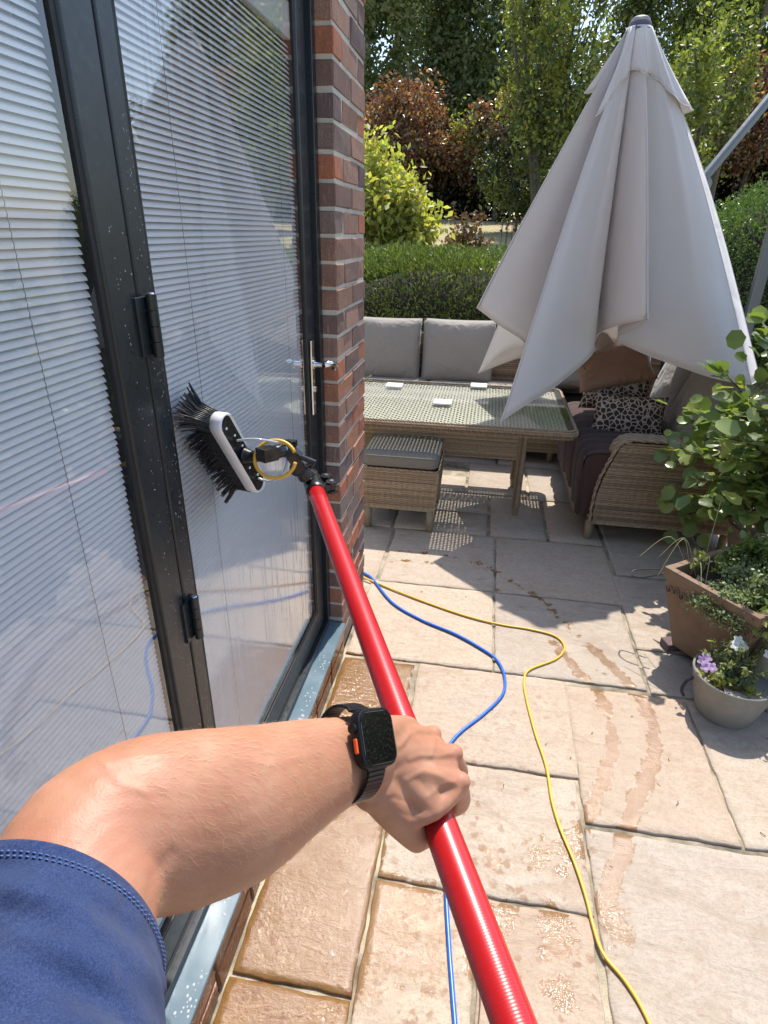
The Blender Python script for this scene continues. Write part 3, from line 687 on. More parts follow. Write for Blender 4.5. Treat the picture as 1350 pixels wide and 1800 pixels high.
# table
T = Thing('rattan_table', 'glass-topped woven rattan dining table beside the brick pillar', 'table', (-.25, 3.66, 0))
tx0, tx1, ty0, ty1, tz = -1.05, .53, 3.20, 4.20, .640
def rrect(x0, x1, y0, y1, r, z, n=5):
    pts = []
    for (cx_, cy_, a0) in ((x1 - r, y0 + r, -90), (x1 - r, y1 - r, 0), (x0 + r, y1 - r, 90), (x0 + r, y0 + r, 180)):
        for k in range(n + 1): a = math.radians(a0 + 90 * k / n); pts.append(Vector((cx_ + r * math.cos(a), cy_ + r * math.sin(a), z)))
    pts.append(pts[0].copy()); return pts
b = B()
for k, (ins, z) in enumerate(((.012, .636), (.003, .626), (.0, .614), (.004, .602), (.012, .591))):
    braid(b, rrect(tx0 + ins, tx1 - ins, ty0 + ins, ty1 - ins, .05, z), .0038, .0042, 30, k * 1.3)
b.build('woven_rim', 'rattan', T, True, kind='stuff')
b = B()
for (x0, x1, y0, y1) in ((tx0 + .014, tx1 - .014, ty0 + .014, ty0 + .05), (tx0 + .014, tx1 - .014, ty1 - .05, ty1 - .014), (tx1 - .05, tx1 - .014, ty0 + .0505, ty1 - .0505), (tx0 + .014, tx0 + .05, ty0 + .0505, ty1 - .0505)): b.box(x0, x1, y0, y1, .595, .630)
b.build('frame', 'rattandark', T)
b = B(); pit = .0205; hw_ = .0056
ix0, ix1, iy0, iy1 = tx0 + .03, tx1 - .03, ty0 + .03, ty1 - .03
nX = int((ix1 - ix0) / pit); nY = int((iy1 - iy0) / pit)
for i in range(nX):
    xx = ix0 + pit * (i + .5); V = []; F = []
    for j in range(nY + 1):
        yv = iy0 + pit * j; z = .6245 + (.0018 if (i + j) % 2 else -.0018)
        V += [(xx - hw_, yv, z), (xx, yv, z + .0016), (xx + hw_, yv, z)]
    for j in range(nY): a = j * 3; F += [(a, a + 1, a + 4, a + 3), (a + 1, a + 2, a + 5, a + 4)]
    b.add(V, F)
for j in range(nY):
    yv = iy0 + pit * (j + .5); V = []; F = []
    for i in range(nX + 1):
        xx = ix0 + pit * i; z = .6245 + (-.0018 if (i + j) % 2 else .0018)
        V += [(xx, yv - hw_, z), (xx, yv, z + .0016), (xx, yv + hw_, z)]
    for i in range(nX): a = i * 3; F += [(a, a + 3, a + 4, a + 1), (a + 1, a + 4, a + 5, a + 2)]
    b.add(V, F)
b.build('woven_top', 'rattantop', T, True, kind='stuff')
B().box(tx0 + .022, tx1 - .022, ty0 + .022, ty1 - .022, .6355, .6405).build('glass_top', 'tableglass', T)
sk = B()
wicker(sk, plane_fn((-.80, 3.47, .36), (1.05, 0, 0), (0, 0, .225), (0, -1, 0)), 26, 32)
wicker(sk, plane_fn((.245, 3.485, .36), (0, .42, 0), (0, 0, .225), (1, 0, 0)), 11, 32)
wicker(sk, plane_fn((.245, 3.92, .36), (-1.05, 0, 0), (0, 0, .225), (0, 1, 0)), 26, 32)
sk.build('woven_skirt', 'rattan', T, True, kind='stuff')
def wleg(parent, x, y, z1, r, foot=.06, top=None):
    lg = B(); 
    nst = 14
    for k in range(nst):
        a = 2 * math.pi * k / nst; a2 = a + .5
        lg.tube([(x + r * math.cos(a + .5 * s_), y + r * math.sin(a + .5 * s_), foot + (z1 - foot) * s_) for s_ in (0, .2, .4, .6, .8, 1)], .0048, 5, False)
    o = lg.build('leg', 'rattan', parent, True)
    B().tube([(x, y, .0), (x, y, .004), (x, y, foot + .004)], [r * .75, r * .82, r * 1.12], 14).build('foot', 'footcap', o, bevel=0)
for (x, y) in ((.262, 3.465), (-.82, 3.465), (.262, 3.93), (-.82, 3.93)): wleg(T, x, y, .59, .021)
for (cx_, cy_, rz, lab) in ((-.60, 4.01, .05, 'white square coaster on the table nearest the brick pillar'), (-.03, 4.14, 0, 'white square coaster at the back edge of the table beside the parasol'), (-.24, 3.64, .0, 'white square coaster in the middle of the glass table')):
    o = B().box(cx_ - .055, cx_ + .055, cy_ - .05, cy_ + .05, .641, .650).build('coaster', 'white', None, bevel=.001, label=lab, cat='coaster', group='coasters on the table')
cb = B().tube(catmull([(-.84, 4.2, .6435), (-.80, 4.18, .662), (-.79, 4.15, .668), (-.81, 4.12, .655), (-.78, 4.10, .644), (-.83, 4.10, .65), (-.85, 4.14, .67)], 5), .004, 6)
cb.tube(catmull([(-.78, 4.10, .644), (-.74, 4.09, .6435), (-.69, 4.06, .6435), (-.66, 4.02, .6435)], 5), .0018, 5)
cb.build('cable', 'stem', None, True, label='short dark tangled wire lying on the table by the pillar', cat='wire')

# stool
ST = Thing('rattan_stool', 'small square rattan stool with grey cushion in front of the table', 'stool', (-.42, 3.36, 0))
sx0, sx1, sy0, sy1 = -.645, -.205, 3.10, 3.60
b = B(); c_ = ((sx0 + sx1) / 2, (sy0 + sy1) / 2)
def tap(x, y, z): f_ = .93 + .07 * (z - .13) / .25; return (c_[0] + (x - c_[0]) * f_, c_[1] + (y - c_[1]) * f_, z)
for (p, q, n) in (((sx0, sy0), (sx1, sy0), (0, -1, 0)), ((sx1, sy0), (sx1, sy1), (1, 0, 0)), ((sx1, sy1), (sx0, sy1), (0, 1, 0)), ((sx0, sy1), (sx0, sy0), (-1, 0, 0))):
    wicker(b, (lambda p=p, q=q, n=n: (lambda u, v: (tap(p[0] + (q[0] - p[0]) * u, p[1] + (q[1] - p[1]) * u, .13 + .255 * v), n)))(), 13, 36)
b.build('woven_side', 'rattan', ST, True, kind='stuff')
b = B(); b.box(sx0 + .03, sx1 - .03, sy0 + .03, sy1 - .03, .135, .384); b.build('frame', 'rattandark', ST)
b = B()
for (x, y) in ((sx0, sy0), (sx1, sy0), (sx1, sy1), (sx0, sy1)): braid(b, [tap(x, y, .12), tap(x, y, .385)], .004, .004, 30)
braid(b, [tap(*p[:2], .385) for p in rrect(sx0, sx1, sy0, sy1, .02, 0)], .004, .004, 30)
b.build('edge_braid', 'rattan', ST, True, kind='stuff')
for (x, y) in ((sx0 + .035, sy0 + .035), (sx1 - .035, sy0 + .035), (sx1 - .035, sy1 - .035), (sx0 + .035, sy1 - .035)):
    B().tube([(x, y, 0), (x, y, .003), (x, y, .135)], [.018, .021, .025], 14).build('leg', 'footcap', ST, True)
def boxcushion(name, x0, x1, y0, y1, z0, z1, mat, parent, r=.02, puff=.012, **kw):
    b = bmesh.new(); bmesh.ops.create_grid(b, x_segments=2, y_segments=2, size=1); b.free()
    n = 14; V = []; F = []; prof = [(0, 0)] 
    rings = []
    def ring(ins, z, pf):
        pts = rrect(x0 + ins, x1 - ins, y0 + ins, y1 - ins, max(.012, .04 - ins), z, 4)[:-1]; rings.append(pts)
    h = z1 - z0
    for (ins, f_) in ((r * 1.2, 0), (r * .3, .08), (0, .2), (-.004, .5), (0, .8), (r * .3, .93), (r, 1.0)): ring(ins, z0 + h * f_, 0)
    for ins, dz in ((r * 2.5, puff * .4), (r * 5, puff * .8), (min(x1 - x0, y1 - y0) * .42, puff)): ring(ins, z1 + dz, 0)
    k = len(rings[0])
    for rg in rings: V += rg
    for i in range(len(rings) - 1):
        for j in range(k): F.append((i * k + j, i * k + (j + 1) % k, (i + 1) * k + (j + 1) % k, (i + 1) * k + j))
    F.append(tuple(range(k - 1, -1, -1))); F.append(tuple((len(rings) - 1) * k + j for j in range(k)))
    o = mesh(name, V, F, mat, parent, True, **kw)
    bd = B().tube([*rrect(x0 - .001, x1 + .001, y0 - .001, y1 + .001, .04, z0 + h * .9)], .0022, 5, False); bd.build('piping', mat, o, True)
    return o
boxcushion('seat_cushion', sx0 + .005, sx1 - .005, sy0 + .003, sy1 - .003, .392, .468, 'stoolcushion', ST, .012, .006)

# sofas
SF = Thing('rattan_sofa', 'rattan sofa along the right side with taupe cushions and a brown throw', 'sofa', (1.05, 4.1, 0))
path = [(.665, .115), (.660, .20), (.664, .30), (.678, .39), (.70, .46), (.722, .52), (.738, .565), (.765, .597), (.81, .612), (.95, .610), (1.10, .604), (1.42, .592)]
def armx(z):
    for (a, za), (c__, zc) in zip(path[:8], path[1:9]):
        if za <= z <= zc: return a + (c__ - a) * (z - za) / (zc - za)
    return path[8][0]
def armfn(y, n):
    def f(u, v):
        z = .115 + (.598 - .115) * v; x0 = armx(z) + .012; return ((x0 + (1.42 - x0) * u, y + (-.012 * math.sin(math.pi * v)) * (1 if n[1] < 0 else -1), z), n)
    return f
b = B(); wicker(b, armfn(3.20, (0, -1, 0)), 19, 66); wicker(b, armfn(3.31, (0, 1, 0)), 19, 40)
wicker(b, plane_fn((.60, 3.30, .10), (0, 1.2, 0), (0, 0, .30), (-1, 0, 0)), 30, 40)
wicker(b, plane_fn((1.45, 3.2, .10), (0, 1.9, 0), (0, 0, .70), (1, 0, 0)), 40, 60)
b.build('woven_panel', 'rattan', SF, True, kind='stuff')
b = B()
for k in range(7):
    yk = 3.195 + .019 * k; braid(b, [(x, yk, z + .004) for (x, z) in path], .0048, .0035, 14, k)
for k in range(3): braid(b, [(.667 + .012 + .006 * k, 3.196 - .0 * k, .115), (.676 + .006 * k, 3.196, .30)], .003, .003, 14, k)
braid(b, [(.665, 3.197, .115), (1.43, 3.197, .115)], .0045, .004, 20); braid(b, [(.60, 3.32, .10), (.60, 4.5, .10)], .0045, .004, 20)
b.build('edge_braid', 'rattan', SF, True, kind='stuff')
V = []; 
for y in (3.212, 3.298):
    V += [(x + .012, y, z - .006) for (x, z) in path] + [(1.42, y, .115)]
k = len(path) + 1; F = [tuple(range(k))[::-1], tuple(range(k, 2 * k))] + [(i, (i + 1) % k, k + (i + 1) % k, k + i) for i in range(k)]
b = B().add(V, F); b.box(.615, 1.43, 3.31, 5.08, .12, .395); b.box(1.36, 1.43, 3.31, 5.08, .3955, .80); b.build('frame', 'rattandark', SF)
for (x, y) in ((.672, 3.232), (1.40, 3.232), (.66, 5.0)):
    B().tube([(x, y, 0), (x, y, .004), (x, y, .118)], [.018, .021, .026], 14).build('foot', 'footcap', SF, True)
boxcushion('seat_cushion', .615, 1.34, 3.325, 4.30, .40, .50, 'cushion', SF)
for (yc, kx, tilt, sd) in ((3.72, 1.275, .30, 1), (4.28, 1.285, .26, 2)):
    pillow('back_cushion', (kx, yc, .70), (0, 1, 0), (tilt, 0, 1), (-1, 0, tilt), .56, .50, .19, 'cushion', SF, .03, seed=sd)
# throw
V = []; F = []; nu, nv = 60, 46; g2 = random.Random(3)
prof = [(1.18, .515), (1.0, .520), (.85, .522), (.70, .522), (.625, .515), (.590, .49), (.578, .44), (.576, .34), (.582, .24), (.588, .15)]
pp = catmull([(a, 0, c__) for a, c__ in prof], 6)
for j in range(nv + 1):
    y = 3.216 + 1.12 * j / nv
    for i, p in enumerate(pp):
        s_ = i / (len(pp) - 1); w_ = .0045 * math.sin(y * 60 + 6 * s_) * min(1, s_ * 1.5) + .007 * math.sin(y * 22 + s_ * 3) * s_
        hang = .10 * math.sin(y * 4.1 - 13) * max(0, s_ - .75) * 4 * .25
        V.append((p.x - w_ * (1 if s_ > .5 else .2), y, p.z + (w_ if s_ < .55 else 0) + .001 * math.sin(y * 200) + hang))
L_ = len(pp)
F = [(j * L_ + i, (j + 1) * L_ + i, (j + 1) * L_ + i + 1, j * L_ + i + 1) for j in range(nv) for i in range(L_ - 1)]
o = mesh('throw_blanket', V, F, 'brownthrow', None, True, label='dark brown knitted throw draped over the seat of the right sofa', cat='throw')
md = o.modifiers.new('thick', 'SOLIDIFY'); md.thickness = .004; md.offset = 1
V = []; F = []; q_ = [p for p in pp if p.x < .80]
for k, p in enumerate(q_):
    for m_ in range(9): V.append((p.x + .004 * math.sin(m_ * .9 + k * .4), 3.2145 + .003 * math.sin(k * .8 + m_ * .5), p.z + (min(.16, p.z) - p.z) * m_ / 8))
for k in range(len(q_) - 1):
    for m_ in range(8): a_ = k * 9 + m_; F.append((a_, a_ + 9, a_ + 10, a_ + 1))
mesh('side_flap', V, F, 'brownthrow', o, True)
# loose pillows on the right sofa
pillow('pillow', (.885, 3.72, .605), (1, -.05, -.02), (.02, .42, .88), (-.02, -.88, .42), .44, .27, .12, 'giraffe', None, .10, seed=5, label='front giraffe-print pillow lying on the brown throw', cat='pillow', group='loose pillows on the right sofa')
pillow('pillow', (.83, 3.93, .70), (1, .05, -.10), (.03, .30, .95), (-.02, -.95, .3), .44, .26, .12, 'giraffe', None, .10, seed=6, label='giraffe-print pillow behind another one, under the bronze pillow', cat='pillow', group='loose pillows on the right sofa')
pillow('pillow', (.80, 3.98, .845), (.95, 0, .25), (-.1, .75, .45), (-.2, -.45, .75), .46, .34, .12, 'satin', None, .08, seed=7, label='shiny bronze satin pillow lying on top of the giraffe-print pillows', cat='pillow', group='loose pillows on the right sofa')
pillow('pillow', (.90, 4.28, .90), (1, .1, -.12), (0, .25, .95), (0, -.95, .25), .42, .36, .12, 'silk', None, .08, seed=8, label='silvery pink silk pillow standing at the back of the bronze one', cat='pillow', group='loose pillows on the right sofa')
# back sofa
SB = Thing('rattan_sofa', 'rattan sofa with grey back cushions behind the table, below the hedge', 'sofa', (-.2, 4.8, 0))
b = B(); wicker(b, plane_fn((-1.5, 4.43, .10), (2.1, 0, 0), (0, 0, .32), (0, -1, 0)), 50, 44)
wicker(b, plane_fn((-1.5, 5.03, .42), (2.9, 0, 0), (0, 0, .42), (0, -1, 0)), 60, 50); b.build('woven_panel', 'rattan', SB, True, kind='stuff')
b = B(); braid(b, [(-1.5, 4.43, .10), (.60, 4.43, .10)], .004, .004, 20); braid(b, [(-1.5, 5.035, .84), (1.4, 5.035, .84)], .006, .005, 20); b.build('edge_braid', 'rattan', SB, True, kind='stuff')
b = B(); b.box(-1.5, .60, 4.45, 5.05, .105, .41).box(-1.5, 1.345, 5.045, 5.12, .105, .85); b.build('frame', 'rattandark', SB)
for x in (-1.45, -.5, .55): B().tube([(x, 4.48, 0), (x, 4.48, .11)], [.018, .024], 12).build('foot', 'footcap', SB, True)
boxcushion('seat_cushion', -1.5, -.45, 4.44, 4.98, .415, .50, 'cushion', SB); boxcushion('seat_cushion', -.445, .60, 4.44, 4.98, .415, .50, 'cushion', SB)
for (x0, x1, sd, zt) in ((-1.10, -.525, 11, 0), (-.515, .06, 12, .005), (.30, .86, 13, 0)):
    pillow('back_cushion', ((x0 + x1) / 2, 4.92, .722 + zt), (1, 0, 0), (0, .16, 1), (0, -1, .16), x1 - x0, .50, .20, 'cushion', SB, .025, seed=sd)

# ------------------------------------------------------------------ parasol
PU = Thing('parasol', 'closed beige cantilever parasol hanging over the table and sofa corner', 'parasol', (1.79, 4.7, 0))
hem = [((.1084, 3.15, .683), 1), ((.238, 3.25, .758), 0), ((.362, 3.38, .8085), 0), ((.486, 3.50, .887), 0), ((.598, 3.60, .985), 0), ((.622, 3.75, 1.062), 0), ((.668, 3.52, 1.145), 0),
       ((.763, 3.20, 1.233), 1), ((.755, 3.42, 1.150), 0), ((.725, 3.64, 1.063), 0), ((.856, 3.56, 1.006), 0), ((1.04, 3.44, .960), 0), ((1.203, 3.36, .9237), 0), ((1.385, 3.38, .900), 1), ((1.511, 3.60, .885), 1),
       ((1.48, 4.05, .90), 0), ((1.22, 4.25, .95), 0), ((.95, 4.1, 1.0), 0), ((.75, 4.28, .93), 0), ((.50, 4.1, .93), 0), ((.30, 4.2, .84), 0), ((.192, 4.10, .8395), 0), ((-.038, 3.90, .779), 1),
       ((.10, 3.84, .93), 0), ((.22, 3.76, 1.0), 0), ((.06, 3.60, 1.12), 0), ((-.072, 3.45, 1.225), 1), ((.09, 3.53, 1.12), 0), ((.237, 3.60, 1.03), 0), ((.40, 3.66, .95), 0), ((.30, 3.45, .84), 0)]
def loop(points, n=6):
    P = [Vector(p) for p, _ in points]; K = [k for _, k in points]; L = len(P); out = []
    for i in range(L):
        p1, p2 = P[i], P[(i + 1) % L]
        p0 = P[i - 1] if not K[i] else p1 - (p2 - p1); p3 = P[(i + 2) % L] if not K[(i + 1) % L] else p2 + (p2 - p1)
        for k in range(n):
            t = k / n; out.append(.5 * ((2 * p1) + (p2 - p0) * t + (2 * p0 - 5 * p1 + 4 * p2 - p3) * t * t + (3 * p1 - p0 - 3 * p2 + p3) * t ** 3))
    return out
HL = loop(hem); AP = Vector((.587, 3.70, 2.485)); CB = Vector((.66, 3.72, 1.0))
def can(i, s_):
    h = HL[i]; d_ = Vector((h.x - CB.x, h.y - CB.y, 0)); d_ = d_.normalized() if d_.length > .01 else Vector((1, 0, 0))
    top = AP + d_ * .048; p = top.lerp(h, s_)
    bul = math.sin(math.pi * min(1, s_ * 1.02)) * .028
    fold = .008 * math.sin(i * .9 + s_ * 5) * s_ * (1 - s_) * 3
    p += Vector((d_.x, d_.y, 0)) * (bul * (1.3 if h.x > .9 else .6) + fold); return p
nS = 34; V = []; F = []; n = len(HL)
for j in range(nS + 1):
    for i in range(n): V.append(can(i, j / nS))
for j in range(nS):
    for i in range(n): i2 = (i + 1) % n; F.append((j * n + i, (j + 1) * n + i, (j + 1) * n + i2, j * n + i2))
cp = mesh('canopy', V, F, 'canvas', PU, True); md = cp.modifiers.new('t', 'SOLIDIFY'); md.thickness = .0016
# hem seam and ridge seams
b = B(); b.tube([can(i, .997) for i in range(n)] + [can(0, .997)], .0022, 5, False)
for i, (_, kk) in enumerate(hem):
    if kk: b.tube([can(i * 6, j / nS) for j in range(2, nS + 1)], .0026, 5, False)
b.build('seam', 'canvas', cp, True)
V = []; F = []; nC = 9
def caps(i):
    h = HL[i]; r_ = math.hypot(h.x - CB.x, h.y - CB.y); return .125 + .085 * min(1, (r_ / .75)) ** 1.5
for j in range(nC + 1):
    for i in range(n):
        s_ = caps(i) * j / nC; p = can(i, s_); ax = AP.lerp(CB, s_); d_ = Vector((p.x - ax.x, p.y - ax.y, 0)); V.append(p + d_ * .16 * (j / nC) + d_.normalized() * .010 + Vector((0, 0, .006)))
for j in range(nC):
    for i in range(n): i2 = (i + 1) % n; F.append((j * n + i, (j + 1) * n + i, (j + 1) * n + i2, j * n + i2))
cc_ = mesh('vent_cap', V, F, 'canvas', PU, True); md = cc_.modifiers.new('t', 'SOLIDIFY'); md.thickness = .0018
b = B().tube([V[nC * n + i] for i in range(n)] + [V[nC * n]], .0024, 5, False); b.build('seam', 'canvas', cc_, True)
b = B().lathe([(.0, .050), (.032, .048), (.042, .040), (.045, .030), (.050, .026), (.052, .016), (.050, .012), (.056, .008), (.060, -.004), (.055, -.02)], (AP.x, AP.y, AP.z), 28); smooth_by_angle(b.build('finial', plain('dark_violet_grey_cap', (.10, .09, .12), .5), PU))
b = B().obox((1.79, 4.7, 1.38), (1, 0, 0), (0, 1, 0), (0, 0, 1), .036, .028, 1.36); b.build('mast', 'umbgrey', PU, bevel=.008)
a0, a1 = Vector((1.79, 4.7, 2.70)), Vector((1.16, 4.2, 1.91)); dr = (a0 - a1).normalized(); sd_ = dr.cross(Vector((0, 0, 1))).normalized(); up_ = sd_.cross(dr)
a2 = a1 - dr * .55; mid = (a0 + a2) / 2
b = B().obox(mid, sd_, up_, dr, .013, .026, (a0 - a2).length / 2); b.obox(mid + up_ * .0, sd_, up_, dr, .0155, .010, (a0 - a2).length / 2 - .01); b.build('arm', 'umbgrey', PU, bevel=.003)
b = B().cyl(a1 - up_ * .03 - dr * .02, sd_, .03, .06, 18); smooth_by_angle(b.build('joint', 'umbgrey', PU))
B().tube([(.62, 3.74, 1.22), (.59, 3.705, 2.47)], .019, 14).build('canopy_pole', 'umbgrey', PU, True)
B().box(1.42, 2.2, 4.36, 5.02, .004, .06).build('base', 'umbgrey', PU, bevel=.01)

# ------------------------------------------------------------------ vegetation
def trunk(name, pts, r, parent, mat='bark', n=8): return B().tube(catmull(pts, 4), [r * (1 - .75 * i / (4 * (len(pts) - 1))) for i in range(4 * (len(pts) - 1) + 1)], n).build(name, mat, parent, True)
def tree(name, label, x, y, h, crown, mats, nl, size, seed, multi=1, group=None, zb=None, lump=40, lr=.28, limbs=7):
    g2 = random.Random(seed); z0 = gz(x, y) - .05 if zb is None else zb
    T = Thing(name, label, 'tree', (x, y, z0), group); (cx_, cy_, cz_), (rx, ry, rz) = crown
    for k in range(multi):
        dx = g2.uniform(-.5, .5) * (multi > 1); trunk('trunk', [(x + dx * .4, y + g2.uniform(-.1, .1) * (multi > 1), z0), (x + dx, y, z0 + h * .3), (x + dx * 1.8 + g2.uniform(-.2, .2), y, z0 + h * .6), (x + dx * 2.4 + g2.uniform(-.3, .3), y, z0 + h * .95)], (.14 if multi == 1 else .055) * h / 6, T)
    b = B()
    for k in range(limbs * multi):
        s_ = Vector((x + g2.uniform(-.4, .4) * (multi > 1), y, z0 + h * g2.uniform(.2, .6))); e = Vector((cx_ + rx * g2.uniform(-.85, .85), cy_ + ry * g2.uniform(-.85, .6), cz_ + rz * g2.uniform(-.5, .85)))
        mm = (s_ + e) / 2 + Vector((0, 0, -.15 * h * g2.random() * .5)); b.tube(catmull([s_, mm, e], 4), [.022 * h / 6 * (1 - .1 * q) for q in range(9)], 5, False)
        for q in range(4):
            s2 = mm.lerp(e, g2.random()); b.tube([s2, s2 + Vector((g2.uniform(-.5, .5), g2.uniform(-.4, .4), g2.uniform(0, .7)))], [.008, .003], 4, False)
    b.build('limb', 'bark', T, True)
    for q, (mt, fr_) in enumerate(mats):
        leaves('crown', blob((cx_, cy_, cz_), (rx, ry, rz), int(nl * fr_), .35, lump, lr, seed=seed * 7 + q), size, mt, T, kind='stuff')
    return T
# far tall trees
tree('tall_tree', 'tall grey-green tree rising above the copper hedge next to the pillar', -3.2, 19.5, 8, ((-3.0, 19.5, 6.2), (2.6, 1.6, 3.0)), [('lf_pale', .8), ('lf_green', .2)], 34000, .135, 11, lump=70, lr=.24)
tree('tall_tree', 'tall grey-green tree left of the parasol tip, behind the copper hedge', -.6, 20, 8, ((-.5, 20, 6.3), (2.2, 1.5, 2.8)), [('lf_pale', .7), ('lf_green', .3)], 30000, .135, 12, lump=70, lr=.24)
tree('tall_tree', 'dark green dense tree directly behind the parasol tip', 3.0, 18.5, 8.5, ((3.4, 18.5, 5.6), (2.0, 1.5, 3.3)), [('lf_green', .75), ('lf_lime', .25)], 26000, .10, 13, lump=70, lr=.24)
tree('tall_tree', 'tall bright green tree at the right edge above the copper tree', 6.2, 19.5, 8, ((6.2, 19.5, 6.3), (2.4, 1.6, 3.0)), [('lf_green', .5), ('lf_lime', .5)], 28000, .13, 14, lump=70, lr=.24)
# copper beeches
tree('copper_beech', 'copper beech hedge tree with reddish leaves next to the brick pillar', -2.3, 16.3, 3.4, ((-2.3, 16.2, 3.55), (1.55, 1.0, 1.25)), [('lf_copper', 1)], 13000, .095, 21, lump=46, lr=.3, limbs=8)
tree('copper_beech', 'copper beech with orange leaf tips left of the many-stemmed green tree', -.1, 16.6, 3.2, ((-.2, 16.5, 3.5), (1.3, .9, 1.15)), [('lf_copper', .8), ('lf_lime', .2)], 10000, .095, 22, lump=40, lr=.3)
tree('copper_beech', 'copper beech with reddish leaves on the right behind the parasol arm', 5.3, 16.2, 3.2, ((5.2, 16.2, 3.9), (1.9, 1.0, 1.2)), [('lf_copper', 1)], 14000, .095, 23, lump=46, lr=.3)
# hedge mass behind the lawn; dark leaf colours stand in for its shade
hb = Thing('beech_hedge', 'tall dark hedge behind the lawn across the garden', 'hedge', (1, 17, 1.8))
pts = []
for k in range(11):
    cx_ = -4.4 + k * 1.25; pts.append(blob((cx_, 17.1, 2.9), (1.1, .7, 1.35), 3600, .2, 22, .45, seed=300 + k))
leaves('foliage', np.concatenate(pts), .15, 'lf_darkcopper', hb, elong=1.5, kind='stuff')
pts = [blob((-4.4 + k * 1.25, 16.6, 2.6), (1.1, .5, 1.0), 900, .4, 16, .4, seed=340 + k) for k in range(11)]
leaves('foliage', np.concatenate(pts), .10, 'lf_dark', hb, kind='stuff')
pts = [blob((-5 + k * 1.25, 22.5, 3.6), (1.2, .6, 3.0), 3600, .2, 26, .42, seed=380 + k) for k in range(13)]
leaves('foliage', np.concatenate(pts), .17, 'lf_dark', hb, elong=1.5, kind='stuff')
b = B()
for k in range(18): x = -5 + k * .72; b.tube([(x, 17.2, 1.75), (x + rnd.uniform(-.2, .2), 17.2, 3.2)], [.05, .02], 6)
b.build('stem', 'bark', hb, True)
# mid multi-stemmed tree
tree('multi_stem_tree', 'many-stemmed light green tree with thin branches left of the parasol', .9, 12.3, 5.2, ((.75, 12.3, 4.25), (1.15, .9, 2.1)), [('lf_lime', .55), ('lf_green', .45)], 9500, .085, 31, multi=5, lump=60, lr=.22, limbs=9)
tree('green_shrub', 'leafy green shrub at the foot of the many-stemmed tree', .35, 13.2, 2.0, ((.45, 13.1, 2.75), (1.0, .6, .95)), [('lf_green', .6), ('lf_dark', .4)], 5200, .085, 32, lump=30, lr=.3)
tree('green_tree', 'bright green sapling between the parasol and the grey parasol arm', 2.5, 10.2, 2.6, ((2.45, 10.2, 3.0), (.5, .5, 1.1)), [('lf_lime', .7), ('lf_green', .3)], 2600, .085, 33, lump=24, lr=.3)
tree('green_tree', 'loose green tree between the parasol and the copper beech on the right', 3.9, 13.5, 4, ((3.5, 13.5, 3.9), (.9, .7, 1.7)), [('lf_green', .7), ('lf_lime', .3)], 6500, .085, 34, lump=34, lr=.28)
# yellow shrub
YS = Thing('yellow_shrub', 'bright yellow-green leafy shrub beside the brick pillar above the hedge', 'shrub', (-1.2, 6.9, 1.0))
b = B(); tips = []
for k in range(46):
    x = -1.25 + rnd.gauss(0, .15); y = 6.9 + rnd.gauss(0, .12); e = Vector((x + rnd.uniform(-.55, .52), y + rnd.uniform(-.4, .4), 0)); rr = math.hypot(e.x + 1.25, e.y - 6.9); e.z = 2.60 - rr * 1.2 - rnd.random() * .9 - max(0, e.x + 1.1) * .3
    pth = catmull([(x, y, 1.0), ((x + e.x) / 2, (y + e.y) / 2, (1.1 + e.z) / 2 + .1), e], 5); b.tube(pth, [.009 - .0006 * q for q in range(len(pth))], 5, False)
    for q in range(3, len(pth)):
        tips += [pth[q]] * (3 + q)
b.build('stem', 'twig', YS, True)
P = np.array([tuple(p) for p in tips]); P = np.repeat(P, 7, 0) + rng.normal(size=(len(P) * 7, 3)) * np.array([.10, .10, .09])
leaves('foliage', P, .076, 'lf_yellow', YS, elong=1.9, droop=.5, fold=.3, kind='stuff')
P2 = P[rng.random(len(P)) < .05]; leaves('flower_bract', P2, .07, 'lf_copper', YS, droop=1.2, kind='stuff')
# small bronze shrub on the lawn
BS = Thing('bronze_shrub', 'small bronze-leaved shrub standing in front of the lawn', 'shrub', (-.35, 8.4, 1.15))
b = B(); tips = []
for k in range(16):
    e = Vector((-.35 + rnd.uniform(-.28, .28), 8.4 + rnd.uniform(-.2, .2), 1.35 + rnd.random() * .55)); pth = [Vector((-.35, 8.4, 1.1)), Vector((-.35, 8.4, 1.1)).lerp(e, .5) + Vector((0, 0, .08)), e]; pth = catmull(pth, 4); b.tube(pth, .004, 4, False); tips += pth[2:]
b.build('stem', 'twig', BS, True); P = np.array([tuple(p) for p in tips]); P = np.repeat(P, 8, 0) + rng.normal(size=(len(P) * 8, 3)) * .045
leaves('foliage', P, .07, 'lf_red', BS, kind='stuff')
for (x, y, h, n_) in ((.33, 9.2, .55, 5), (.18, 10.5, .45, 3)):
    RS = Thing('red_perennial', 'thin dark red flower spikes by the lawn near the parasol' if n_ == 5 else 'short rusty flower spikes in the lawn further left', 'plant', (x, y, gz(x, y)))
    b = B(); tp = []
    for k in range(n_):
        xx = x + rnd.uniform(-.12, .12); b.tube([(xx, y, gz(x, y)), (xx + rnd.uniform(-.03, .03), y, gz(x, y) + h)], .006, 4); tp += [(xx + rnd.gauss(0, .012), y, gz(x, y) + h * rnd.uniform(.6, 1)) for _ in range(14)]
    b.build('stem', 'twig', RS); leaves('flower', np.array(tp), .045, 'lf_copper', RS, kind='stuff')
